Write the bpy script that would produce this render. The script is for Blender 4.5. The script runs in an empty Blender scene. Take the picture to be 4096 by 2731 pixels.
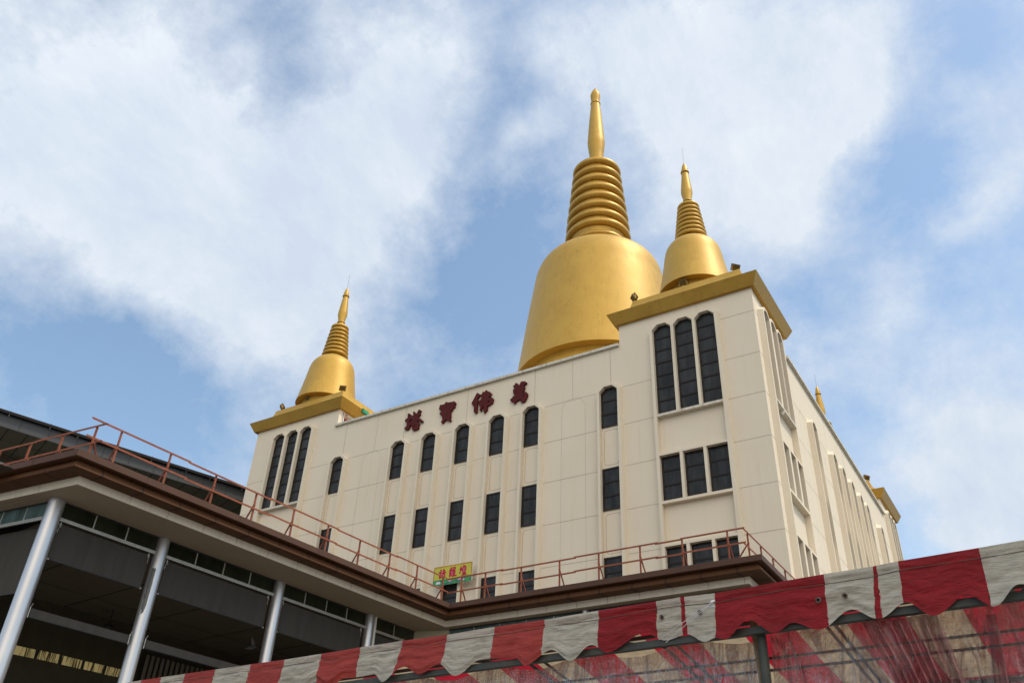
import bpy, bmesh, math, random
from mathutils import Vector, Matrix, noise as mn
random.seed(7)
PI=math.pi
col=bpy.context.scene.collection
scn=bpy.context.scene

# ------------------------------------------------------------------ camera
FPX,YAW,PIT,ROL=3450.66,-0.575492331,0.589059265,0.049076279
CAM=Vector((7.72304,-31.295757,1.623686))
cF=Vector((math.sin(YAW)*math.cos(PIT),math.cos(YAW)*math.cos(PIT),math.sin(PIT)))
_r=Vector((math.cos(YAW),-math.sin(YAW),0)); _u=_r.cross(cF)
cR=_r*math.cos(ROL)+_u*math.sin(ROL); cU=-_r*math.sin(ROL)+_u*math.cos(ROL)
def ray(px,py): return cF*FPX+cR*(px-2048)-cU*(py-1365.5)
def at(px,py,ax,val):
    """where the sight line of a photo point meets the plane axis=val"""
    d=ray(px,py); return CAM+d*((val-CAM[ax])/d[ax])
def atp(px,py,p0,n):
    d=ray(px,py); n=Vector(n); return CAM+d*((Vector(p0)-CAM).dot(n)/d.dot(n))
def Z(ox,oy,s): return lambda x,y:(ox+x*s,oy+y*s)
cd=bpy.data.cameras.new("camera"); cam=bpy.data.objects.new("camera",cd); col.objects.link(cam)
cam.matrix_world=Matrix.Translation(CAM)@Matrix((cR,cU,-cF)).transposed().to_4x4()
cd.sensor_width=36; cd.lens=36*FPX/4096; cd.clip_start=.1; cd.clip_end=6000
scn.camera=cam
scn.view_settings.view_transform='Standard'; scn.view_settings.look='None'; scn.view_settings.exposure=0
scn.cycles.max_bounces=8; scn.cycles.transparent_max_bounces=12

# ------------------------------------------------------------------ materials
def lin(c): return tuple(((x/255)/12.92 if x/255<=.04045 else ((x/255+.055)/1.055)**2.4) for x in c)
def newmat(name):
    m=bpy.data.materials.new(name); m.use_nodes=True; nt=m.node_tree
    return m,nt,nt.nodes['Principled BSDF']
def N(nt,t,**k):
    n=nt.nodes.new(t)
    for a,b in k.items():
        if a.startswith('i_'):
            key=a[2:]; key=int(key) if key.isdigit() else key.replace('_',' ')
            n.inputs[key].default_value=b
        else: setattr(n,a,b)
    return n
def L(nt,a,b): nt.links.new(a,b)
def coords(nt,scale=(1,1,1),kind='Object'):
    tc=N(nt,'ShaderNodeTexCoord'); mp=N(nt,'ShaderNodeMapping'); mp.inputs['Scale'].default_value=scale
    L(nt,tc.outputs[kind],mp.inputs[0]); return mp.outputs[0]
def geo(nt,scale=(1,1,1)):
    g=N(nt,'ShaderNodeNewGeometry'); mp=N(nt,'ShaderNodeMapping'); mp.inputs['Scale'].default_value=scale
    L(nt,g.outputs['Position'],mp.inputs[0]); return mp.outputs[0]
def nz(nt,vec,scale,detail=6,rough=.6,dist=0):
    n=N(nt,'ShaderNodeTexNoise'); n.inputs['Scale'].default_value=scale; n.inputs['Detail'].default_value=detail
    n.inputs['Roughness'].default_value=rough; n.inputs['Distortion'].default_value=dist
    L(nt,vec,n.inputs['Vector']); return n.outputs['Fac']
def ramp(nt,fac,a,b,ca=(0,0,0),cb=(1,1,1)):
    r=N(nt,'ShaderNodeValToRGB'); r.color_ramp.elements[0].position=a; r.color_ramp.elements[1].position=b
    r.color_ramp.elements[0].color=(*ca,1); r.color_ramp.elements[1].color=(*cb,1); L(nt,fac,r.inputs[0]); return r.outputs[0]
def mix(nt,fac,a,b,mode='MIX'):
    m=N(nt,'ShaderNodeMix',data_type='RGBA',blend_type=mode)
    for s,v in ((m.inputs[0],fac),(m.inputs[6],a),(m.inputs[7],b)):
        if isinstance(v,(int,float)): s.default_value=v
        elif isinstance(v,tuple): s.default_value=(*v[:3],1)
        else: L(nt,v,s)
    return m.outputs[2]
def bump(nt,bs,h,strength=.2,dist=.02):
    b=N(nt,'ShaderNodeBump'); b.inputs['Strength'].default_value=strength; b.inputs['Distance'].default_value=dist
    L(nt,h,b.inputs['Height']); L(nt,b.outputs[0],bs.inputs['Normal'])
def simple(name,c,rough=.7,metal=0,var=.12,scale=3,bs_=.1,sp=.4,geoc=True,stretch=(1,1,1),dirt=None,dirtamt=.5):
    m,nt,bs=newmat(name)
    v=geo(nt,stretch) if geoc else coords(nt,stretch)
    f=nz(nt,v,scale); f2=nz(nt,v,scale*9,4)
    a=tuple(x*(1-var) for x in c); b=tuple(min(1,x*(1+var)) for x in c)
    cc=mix(nt,ramp(nt,f,.3,.7),a,b)
    if dirt:
        d=nz(nt,geo(nt,(6,6,.7)),1.6,7,.7)
        cc=mix(nt,ramp(nt,d,.5,.78,(0,0,0),(dirtamt,)*3),cc,dirt)
    L(nt,cc,bs.inputs['Base Color']); bs.inputs['Roughness'].default_value=rough; bs.inputs['Metallic'].default_value=metal
    bs.inputs['Specular IOR Level'].default_value=sp
    if bs_: bump(nt,bs,f2,bs_)
    return m

def wall_mat():
    m,nt,bs=newmat('cream_render')
    f=nz(nt,geo(nt,(1,1,1)),.35,6,.6); f2=nz(nt,geo(nt,(1,1,1)),14,5,.6)
    c=mix(nt,ramp(nt,f,.3,.7),(.675,.590,.465),(.705,.63,.51))
    # warm rusty streaks running down the render
    s=nz(nt,geo(nt,(3.2,3.2,.10)),1.5,6,.65); s2=nz(nt,geo(nt,(1,1,1)),.5,3)
    k=N(nt,'ShaderNodeMath',operation='MULTIPLY'); L(nt,ramp(nt,s,.52,.78,(0,0,0),(.5,)*3),k.inputs[0]); L(nt,ramp(nt,s2,.4,.62),k.inputs[1])
    c=mix(nt,k.outputs[0],c,(.56,.44,.30))
    sp=nz(nt,geo(nt,(1,1,1)),2.3,8,.75); c=mix(nt,ramp(nt,sp,.66,.80,(0,0,0),(.35,)*3),c,(.40,.34,.26))
    L(nt,c,bs.inputs['Base Color']); bs.inputs['Roughness'].default_value=.85; bs.inputs['Specular IOR Level'].default_value=.2
    bump(nt,bs,f2,.12,.01); return m
def gold_mat(name,base,dark,metal=.55,rough=.42,cracks=True,bd=.03):
    m,nt,bs=newmat(name)
    v=coords(nt); f=nz(nt,v,.8,6,.6,.6); st=nz(nt,coords(nt,(3,3,.25)),1.2,6,.7)
    c=mix(nt,ramp(nt,f,.3,.72),dark,base); c=mix(nt,ramp(nt,st,.52,.8,(0,0,0),(.35,)*3),c,tuple(x*.62 for x in dark))
    if cracks:
        for sc,off in ((.55,.0),(.9,.11)):
            q=nz(nt,coords(nt,(1.6,1.6,.35)),sc,5,.55,.3)
            a=N(nt,'ShaderNodeMath',operation='SUBTRACT'); a.inputs[1].default_value=.5+off*.5; L(nt,q,a.inputs[0])
            b=N(nt,'ShaderNodeMath',operation='ABSOLUTE'); L(nt,a.outputs[0],b.inputs[0])
            lt=ramp(nt,b.outputs[0],.0,.0035,(.4,)*3,(0,0,0)); c=mix(nt,lt,c,tuple(x*.4 for x in dark))
    L(nt,c,bs.inputs['Base Color']); bs.inputs['Metallic'].default_value=metal; bs.inputs['Specular IOR Level'].default_value=.4
    r=ramp(nt,f,.2,.8,(rough-.05,)*3,(rough+.08,)*3); L(nt,r,bs.inputs['Roughness'])
    bump(nt,bs,nz(nt,v,5,5),.10,bd); return m
def glass_mat(name,c=(.012,.015,.02),rough=.12,alpha=1,wav=True):
    m,nt,bs=newmat(name)
    f=nz(nt,geo(nt,(2.5,2.5,.6)),1.1,3); cu=nz(nt,geo(nt,(14,14,.05)),1,2)
    cc=mix(nt,ramp(nt,f,.35,.65),c,tuple(x*2.4 for x in c)); cc=mix(nt,ramp(nt,cu,.5,.8,(0,0,0),(.22,)*3),cc,tuple(x*3.2 for x in c))
    L(nt,cc,bs.inputs['Base Color']); bs.inputs['Roughness'].default_value=rough; bs.inputs['Specular IOR Level'].default_value=.17
    bs.inputs['Alpha'].default_value=alpha
    if wav: bump(nt,bs,nz(nt,geo(nt),.9,2),.12,.05)
    return m
M={}
M['wall']=wall_mat()
M['wall_panel']=M['wall']
M['groove']=simple('wall_joint_shadow',(.20,.16,.11),.9)
M['sill']=simple('weathered_sill',(.60,.55,.46),.85,dirt=(.13,.11,.09),dirtamt=.75,scale=5)
M['coping']=simple('weathered_coping',(.60,.57,.49),.85,dirt=(.10,.09,.07),dirtamt=.9,scale=6)
M['gold']=gold_mat('gold_paint',(.54,.335,.062),(.475,.28,.045),.28,.50)
M['gold_shaded']=gold_mat('gold_shaded_paint',(.44,.26,.045),(.36,.20,.025),.35,.5)  # same gold, darker: shade of the cornice's flared lower faces put in the colour
M['gold_ring']=gold_mat('gold_ring_paint',(.55,.33,.065),(.44,.25,.04),.40,.42,False)
M['gold_fine']=gold_mat('gold_fine_paint',(.54,.335,.062),(.475,.28,.045),.30,.46,False,.004)
M['gold_dark']=simple('gold_fitting_paint',(.20,.13,.035),.5,.3)
M['brass']=simple('gold_bracket_paint',(.36,.25,.06),.45,.3)
M['frame']=simple('dark_bronze_frame',(.012,.006,.005),.6,0,geoc=True)
M['glass']=glass_mat('dark_glass',(.017,.018,.018),.14)
M['rod']=simple('steel_rod',(.25,.25,.26),.4,.8)
M['letter']=simple('maroon_letter',(.085,.010,.009),.6,0,.1,2,sp=.15)
M['letter_gap']=simple('letter_shadow_gap',(.02,.006,.006),.8)
M['fascia']=simple('brown_metal_fascia',(.088,.047,.034),.6,0,.1,1.5,sp=.12,dirt=(.09,.055,.04),dirtamt=.25)
M['eave']=simple('brown_metal_eave',(.078,.034,.016),.6,0,.12,1.2,sp=.1)
M['joint']=simple('panel_joint',(.012,.008,.006),.9)
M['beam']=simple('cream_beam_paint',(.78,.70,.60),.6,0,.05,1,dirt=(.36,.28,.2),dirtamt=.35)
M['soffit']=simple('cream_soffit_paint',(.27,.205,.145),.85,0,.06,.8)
M['column']=simple('silver_column_paint',(.50,.50,.52),.33,.75,.06,1.2,bs_=.05)
M['rail']=simple('red_oxide_rail_paint',(.23,.070,.036),.65,0,.18,4,dirt=(.36,.18,.12),dirtamt=.3,sp=.2)
M['alu']=simple('aluminium_transom',(.45,.44,.41),.45,.4,.1,3,dirt=(.3,.24,.12),dirtamt=.6)
M['blind']=simple('charcoal_blind_fabric',(.058,.054,.049),.85,0,.12,1,sp=.1,stretch=(5,5,.6))
M['blindbar']=simple('blind_bottom_bar',(.25,.25,.25),.4,.6)
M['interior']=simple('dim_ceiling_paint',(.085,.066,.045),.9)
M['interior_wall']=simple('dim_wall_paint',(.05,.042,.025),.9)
M['dark']=simple('dark_metal',(.03,.03,.032),.6,.2)
M['clere']=glass_mat('clerestory_glass',(.014,.017,.010),.08,.72)
M['clere_front']=glass_mat('clerestory_glass_teal',(.05,.08,.08),.06,.85)
M['bgfascia']=simple('charcoal_roof_panel',(.045,.047,.05),.5,.1,.08,.3)
M['bgsoffit']=simple('olive_soffit_panel',(.13,.125,.085),.7,0,.08,.5)
M['white']=simple('white_paint',(.72,.70,.66),.6)
M['red']=simple('crimson_panel',(.30,.01,.04),.6)
M['green']=simple('green_box_paint',(.01,.19,.10),.45)
M['steel']=simple('weathered_dark_steel',(.05,.055,.05),.6,.3,.25,5,dirt=(.12,.09,.06))
M['wood']=simple('worn_timber',(.22,.16,.09),.8,0,.2,2,stretch=(6,6,.5))
M['rope']=simple('white_rope',(.50,.49,.53),.7)
M['eyelet']=simple('dull_eyelet',(.16,.12,.10),.4,.7)
M['concrete']=simple('concrete_ground',(.17,.165,.15),.9,0,.15,.2)
M['asphalt']=simple('asphalt_ground',(.055,.055,.055),.9,0,.2,.5)

# ------------------------------------------------------------------ builders
class MB:
    def __init__(s): s.v=[]; s.f=[]; s.m=[]
    def face(s,pts,m=0):
        i=len(s.v); s.v+= [tuple(p) for p in pts]; s.f.append(tuple(range(i,i+len(pts)))); s.m.append(m)
    def box(s,a,b,m=0,fn=None):
        x0,y0,z0=a; x1,y1,z1=b
        P=[(x0,y0,z0),(x1,y0,z0),(x1,y1,z0),(x0,y1,z0),(x0,y0,z1),(x1,y0,z1),(x1,y1,z1),(x0,y1,z1)]
        if fn: P=[fn(*p) for p in P]
        i=len(s.v); s.v+=P
        for q in ((0,3,2,1),(4,5,6,7),(0,1,5,4),(1,2,6,5),(2,3,7,6),(3,0,4,7)): s.f.append(tuple(i+k for k in q)); s.m.append(m)
    def bar(s,a,b,w,h=None,m=0,up=(0,0,1)):
        h=h or w; a=Vector(a); b=Vector(b); d=(b-a).normalized(); up=Vector(up)
        if abs(d.dot(up))>.97: up=Vector((0,1,0))
        r=d.cross(up).normalized(); u=r.cross(d)
        P=[]
        for p in (a,b):
            for sx,sy in ((-1,-1),(1,-1),(1,1),(-1,1)): P.append(tuple(p+r*(sx*w/2)+u*(sy*h/2)))
        i=len(s.v); s.v+=P
        for q in ((0,1,2,3),(7,6,5,4),(0,4,5,1),(1,5,6,2),(2,6,7,3),(3,7,4,0)): s.f.append(tuple(i+k for k in q)); s.m.append(m)
    def tube(s,pts,r,n=10,m=0,cap=True):
        pts=[Vector(p) for p in pts]; rings=[]
        for k,p in enumerate(pts):
            d=(pts[min(k+1,len(pts)-1)]-pts[max(k-1,0)]).normalized(); up=Vector((0,0,1)) if abs(d.z)<.95 else Vector((0,1,0))
            a=d.cross(up).normalized(); b=a.cross(d); rr=r[k] if isinstance(r,(list,tuple)) else r
            i=len(s.v); s.v+=[tuple(p+(a*math.cos(2*PI*j/n)+b*math.sin(2*PI*j/n))*rr) for j in range(n)]; rings.append(i)
        for k in range(len(rings)-1):
            for j in range(n):
                s.f.append((rings[k]+j,rings[k]+(j+1)%n,rings[k+1]+(j+1)%n,rings[k+1]+j)); s.m.append(m)
        if cap:
            s.f.append(tuple(rings[0]+j for j in range(n))[::-1]); s.m.append(m)
            s.f.append(tuple(rings[-1]+j for j in range(n))); s.m.append(m)
    def lathe(s,prof,c=(0,0),n=64,m=0):
        rings=[]
        for r,z in prof:
            i=len(s.v)
            s.v+=[(c[0]+r*math.cos(2*PI*j/n),c[1]+r*math.sin(2*PI*j/n),z) for j in range(n)]; rings.append(i)
        for k in range(len(rings)-1):
            for j in range(n):
                s.f.append((rings[k]+j,rings[k]+(j+1)%n,rings[k+1]+(j+1)%n,rings[k+1]+j)); s.m.append(m)
    def strip(s,A,B,m=0):
        for i in range(len(A)-1): s.face([A[i],A[i+1],B[i+1],B[i]],m)
    def grid(s,P,mf=None):
        n=len(P); k=len(P[0]); i=len(s.v); s.v+=[tuple(p) for row in P for p in row]
        for a in range(n-1):
            for b in range(k-1):
                s.f.append((i+a*k+b,i+a*k+b+1,i+(a+1)*k+b+1,i+(a+1)*k+b)); s.m.append(mf(a,b) if mf else 0)
    def build(s,name,mats,parent=None,smooth=None,weld=True,fixn=True):
        me=bpy.data.meshes.new(name); base=Vector((0,0,0))
        if parent is not None:
            o=parent
            while o is not None: base+=Vector(o.location); o=o.parent
        me.from_pydata([tuple(Vector(v)-base) for v in s.v],[],s.f)
        if not isinstance(mats,(list,tuple)): mats=[mats]
        for q in mats: me.materials.append(q)
        me.polygons.foreach_set('material_index',s.m)
        if weld or fixn:
            bm=bmesh.new(); bm.from_mesh(me)
            if weld: bmesh.ops.remove_doubles(bm,verts=bm.verts,dist=.0004)
            if fixn: bmesh.ops.recalc_face_normals(bm,faces=bm.faces)
            bm.to_mesh(me); bm.free()
        if smooth is not None:
            me.polygons.foreach_set('use_smooth',[True]*len(me.polygons)); me.set_sharp_from_angle(angle=math.radians(smooth))
        ob=bpy.data.objects.new(name,me); col.objects.link(ob)
        if parent is not None: ob.parent=parent
        return ob
def tag(o,label=None,cat=None,group=None,kind=None):
    if label: o['label']=label
    if cat: o['category']=cat
    if group: o['group']=group
    if kind: o['kind']=kind
    return o
def thing(name,loc,label,cat,group=None,kind=None):
    o=bpy.data.objects.new(name,None); col.objects.link(o); o.location=loc; o.empty_display_size=.3
    return tag(o,label,cat,group,kind)
def dup(o,parent=None,loc=None,rot=None):
    c=o.copy(); col.objects.link(c); c.parent=parent
    if loc is not None: c.location=loc
    if rot is not None: c.rotation_euler=rot
    for ch in list(o.children): dup(ch,c)
    return c

# ------------------------------------------------------------------ ground
g=MB(); g.face([(-700,-700,0),(700,-700,0),(700,700,0),(-700,700,0)]); tag(g.build('ground',M['asphalt']),'dark asphalt ground around the temple compound',kind='structure')
g=MB(); g.face([(-45,-60,.004),(30,-60,.004),(30,60,.004),(-45,60,.004)]); tag(g.build('courtyard',M['concrete']),'grey concrete courtyard paving',kind='structure')

# ------------------------------------------------------------------ temple
W,WY,TW,TY=30.6,30.4,6.5,4.6
PZ,TZ=24.35,25.5
temple=thing('temple_building',(-15.3,15.2,0),'large cream temple block with corner towers, octagonal headed windows and gold cornices','building')
b=MB()
def outline(m,w,tw):   # m maps (u,z) to the wall plane
    P=[(0,0),(w,0),(w,TZ),(w-tw,TZ),(w-tw,PZ),(tw,PZ),(tw,TZ),(0,TZ)]
    b.face([m(*P[0]),m(tw,0),m(tw,PZ),m(*P[6]),m(*P[7])]); b.face([m(tw,0),m(w-tw,0),m(w-tw,PZ),m(tw,PZ)]); b.face([m(w-tw,0),m(w,0),m(w,TZ),m(w-tw,TZ),m(w-tw,PZ)])
outline(lambda u,z:(-u,0,z),W,TW); outline(lambda u,z:(-u,WY,z),W,TW)
outline(lambda v,z:(0,v,z),WY,TY); outline(lambda v,z:(-W,v,z),WY,TY)
b.face([(-.3,.3,23.9),(-W+.3,.3,23.9),(-W+.3,WY-.3,23.9),(-.3,WY-.3,23.9)])
for x0,x1 in ((-TW,0),(-W,-W+TW)):
    for y0,y1 in ((0,TY),(WY-TY,WY)):
        ix=x0 if x0==-TW else x1; iy=y1 if y0==0 else y0
        # inner faces of the tower heads; the front left tower keeps an opening in its right hand face
        if x0==-W and y0==0:
            b.face([(ix,0,23.9),(ix,.22,23.9),(ix,.22,TZ),(ix,0,TZ)]); b.face([(ix,2.9,23.9),(ix,y1,23.9),(ix,y1,TZ),(ix,2.9,TZ)])
        else: b.face([(ix,y0,23.9),(ix,y1,23.9),(ix,y1,TZ),(ix,y0,TZ)])
        b.face([(x0,iy,23.9),(x1,iy,23.9),(x1,iy,TZ),(x0,iy,TZ)])
        b.face([(x0,y0,TZ),(x1,y0,TZ),(x1,y1,TZ),(x0,y1,TZ)])
# parapet inner faces
b.face([(-TW,.25,23.9),(-W+TW,.25,23.9),(-W+TW,.25,PZ),(-TW,.25,PZ)]); b.face([(-.25,TY,23.9),(-.25,WY-TY,23.9),(-.25,WY-TY,PZ),(-.25,TY,PZ)])
# --- facade layout.  u runs along the wall from the near corner, d is how far a piece stands proud
front=lambda u,d,z:(-u,-d,z)
side=lambda u,d,z:(d,u,z)
HG=[22.10,20.16,18.13,16.11,14.18,12.15,10.12,8.1,6.1]
D=.25
wins=0
def groove(f,u0,z0,u1,z1,w=.013,d=.004):
    du,dz=u1-u0,z1-z0; l=math.hypot(du,dz); a,c=-dz/l*w/2,du/l*w/2
    b.face([f(u0+a,d,z0+c),f(u1+a,d,z1+c),f(u1-a,d,z1-c),f(u0-a,d,z0-c)],1)
def window(f,uc,a,z0,z1,n,arch,c=.25,sh=.24):
    global wins; wins+=1
    fr=MB(); gl=MB(); fw=.072
    def prof(a_,zt,zs,cc): return [(-a_,zs),(-a_+cc,zt),(a_-cc,zt),(a_,zs)] if arch else [(-a_,zt),(a_,zt)]
    out=[(-a,z0)]+prof(a,z1,z1-sh,c)+[(a,z0)]; ins=[(-a+fw,z0+fw)]+prof(a-fw,z1-fw,z1-sh-fw*.4,c)+[(a-fw,z0+fw)]
    Fo=[f(uc+u,.045,z) for u,z in out]; Fi=[f(uc+u,.045,z) for u,z in ins]; Gi=[f(uc+u,.014,z) for u,z in ins]
    k=len(out)
    for i in range(k):
        j=(i+1)%k; fr.face([Fo[i],Fo[j],Fi[j],Fi[i]]); fr.face([Fi[i],Fi[j],Gi[j],Gi[i]]); 
    gl.face(Gi)
    for i in range(1,n):
        z=z0+(z1-z0)*i/n
        fr.box((uc-a+fw,.010,z-.05),(uc+a-fw,.040,z+.05),fn=f); fr.box((uc-a+fw,.040,z-.012),(uc+a-fw,.052,z+.012),fn=f)
    w=fr.build('window',M['frame'],temple); gl.build('pane',M['glass'],w,fixn=False)
def ring(m,f,uc,a,zb,zt,lo,ro,th=.11,c=.25,sh=.24,sp=.06,arch=True,d=D):
    """raised surround: front face ring between the opening and its outer outline, splayed to the wall"""
    if arch:
        I=[(-a,zb),(-a,zt-sh),(-a+c,zt),(a-c,zt),(a,zt-sh),(a,zb)]
        O=[(-a-lo,zb),(-a-lo,zt-sh+th*.45),(-a+c-lo*.45,zt+th),(a-c+ro*.45,zt+th),(a+ro,zt-sh+th*.45),(a+ro,zb)]
        sl=sp if lo>.08 else 0; sr=sp if ro>.08 else 0
        B=[(-a-lo-sl,zb),(-a-lo-sl,zt-sh+th*.45+sp*.5),(-a+c-lo*.45-sp*.3,zt+th+sp),(a-c+ro*.45+sp*.3,zt+th+sp),(a+ro+sr,zt-sh+th*.45+sp*.5),(a+ro+sr,zb)]
    for P,d0,Q,d1 in ((O,d,I,d),(I,d,I,0.0),(O,d,B,0.0)):
        m.strip([f(uc+u,d0,z) for u,z in P],[f(uc+u,d1,z) for u,z in Q])
def single(f,uc,a=.455,rows=((20.19,22.21),(16.21,18.17),(12.2,14.16)),top=22.21):
    m=MB(); ring(m,f,uc,a,0,top,.12,.12); m.build('window_surround',M['wall'],temple,fixn=False)
    for i,(z0,z1) in enumerate(rows): window(f,uc,a,z0,z1,3,i==0)
    for zt,zb in ((20.04,18.33),(16.05,14.32)):   # incised elongated octagon between the storeys
        x,c=a-.11,.09; P=[(-x,zb+c),(-x,zt-c),(-x+c,zt),(x-c,zt),(x,zt-c),(x,zb+c),(x-c,zb),(-x+c,zb)]
        for i in range(8):
            p,q=P[i],P[(i+1)%8]; groove(f,uc+p[0],p[1],uc+q[0],q[1],.012)
def bay(f,ucs,a):
    lo=.14; gap=(ucs[1]-ucs[0]-2*a)/2; m=MB()
    for i,uc in enumerate(ucs):
        ring(m,f,uc,a,20.1,24.79,lo if i==0 else gap,lo if i==2 else gap)
        window(f,uc,a,20.2,24.80,7,True)
    u0,u1=ucs[0]-a,ucs[2]+a
    # outer fins below the sill and mullions of the square headed windows
    for uu,sg in ((u0,-1),(u1,1)):
        P=[f(uu,D,0),f(uu,D,20.1)],[f(uu+sg*lo,D,0),f(uu+sg*lo,D,20.1)],[f(uu+sg*(lo+.06),0,0),f(uu+sg*(lo+.06),0,20.1)],[f(uu,0,0),f(uu,0,20.1)]
        m.strip(P[0],P[1]); m.strip(P[1],P[2]); m.strip(P[0],P[3])
    for zt,zb in ((18.12,16.06),(14.13,12.05)):
        m.box((u0+.001,0,zt),(u1-.001,D-.003,zt+.10),fn=f)
        for k in (0,1):
            c=(ucs[k]+ucs[k+1])/2; m.box((c-gap,0,zb),(c+gap,D-.005,zt),fn=f)
        for uc in ucs: window(f,uc,a,zb+.10,zt+.03,3,False)
    m.build('window_surround',M['wall'],temple,fixn=False)
    for z,ov in ((19.99,.012),(15.95,-.004),(11.94,-.004)):
        s=MB(); s.box((u0+.002,0,z),(u1-.002,D+ov,z+.12),fn=f); s.build('sill',M['sill'] if z>19 else M['wall'],temple)
def blind(f,uc,a=.62):
    P=[(-a,0),(-a,21.75),(-a+.32,22.16),(a-.32,22.16),(a,21.75),(a,0)]
    for i in range(5): groove(f,uc+P[i][0],P[i][1],uc+P[i+1][0],P[i+1][1],.0065)
fs=[7.05,11.16,13.11,15.16,17.24,19.24,23.42]
for u in fs: single(front,u)
bay(front,[2.20,3.24,4.275],.455); bay(front,[26.30,27.355,28.41],.445)
blind(front,8.97); blind(front,21.13)
ss=[7.50,11.35,13.15,15.10,17.10,18.60,22.35]
for u in ss: single(side,u,.36)
bay(side,[1.08,2.10,3.07],.385); bay(side,[26.72,27.60,28.50],.37)
blind(side,6.0,.45); blind(side,9.4,.45)
def hlines(f,blocks,w,z):
    u=0
    for c,h in blocks:
        if c-h>u: groove(f,u,z,c-h,z)
        u=c+h
    if u<w: groove(f,u,z,w,z)
fb=[(3.24,1.68)]+[(u,.63) for u in fs]+[(27.355,1.69)]
sb=[(2.07,1.60)]+[(u,.54) for u in ss]+[(27.6,1.5)]
for z in HG: hlines(front,fb,W,z); hlines(side,sb,WY,z)
groove(front,0,24.27,1.56,24.27); groove(side,0,24.27,.5,24.27)
for u in (7.0,11.1,15.11,19.12,23.3): groove(front,u,22.42,u,24.34,.014)
groove(front,21.05,22.17,21.05,24.34,.01); groove(front,9.0,22.17,9.0,24.34,.01)
for u in (11.0,15.0,19.0): groove(side,u,22.42,u,24.34,.012)
wall=b.build('wall',[M['wall'],M['groove']],temple,weld=False,fixn=False)
# coping along the parapet
for f,w,t,e in ((front,W,TW,.05),(side,WY,TY,.02)):
    m=MB(); m.box((t+.002,-.28,PZ),(w-t+e,.15,24.48),fn=f); m.build('coping',M['coping'],temple)
# cornices
def cornice(x0,x1,y0,y1):
    m=MB(); pr=[(0,TZ-.001),(.18,TZ-.001),(.45,26.05),(.30,26.08),(-.05,26.22),(-.27,26.42),(-.42,26.70),(-.50,26.98),(-.53,27.15)]
    R=[[(x0-o,y0-o,z),(x1+o,y0-o,z),(x1+o,y1+o,z),(x0-o,y1+o,z),(x0-o,y0-o,z)] for o,z in pr]
    for i in range(len(R)-1): m.strip(R[i],R[i+1],1 if i>2 else 0)
    m.face(R[-1][:4],1)
    return m.build('cornice',[M['gold_shaded'],M['gold']],temple,smooth=22)
cornice(-TW,0,0,TY); cornice(-W,-W+TW,0,TY); cornice(-TW,0,WY-TY,WY); cornice(-W,-W+TW,WY-TY,WY)
# shutter recess in the right hand face of the left tower: crimson panel, white jambs
m=MB(); x=-W+TW
m.face([(x-.5,.22,23.9),(x-.5,2.9,23.9),(x-.5,2.9,TZ),(x-.5,.22,TZ)],0)
for y in (.22,2.9): m.face([(x-.5,y,23.9),(x,y,23.9),(x,y,TZ),(x-.5,y,TZ)],1)
for y in (.26,.40): m.box((x-.12,y,23.9),(x-.02,y+.06,TZ-.004),1)
m.box((x-.14,.7,TZ-.09),(x-.01,2.9,TZ-.006),1)
m.build('tower_recess',[M['red'],M['white']],temple)

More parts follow.
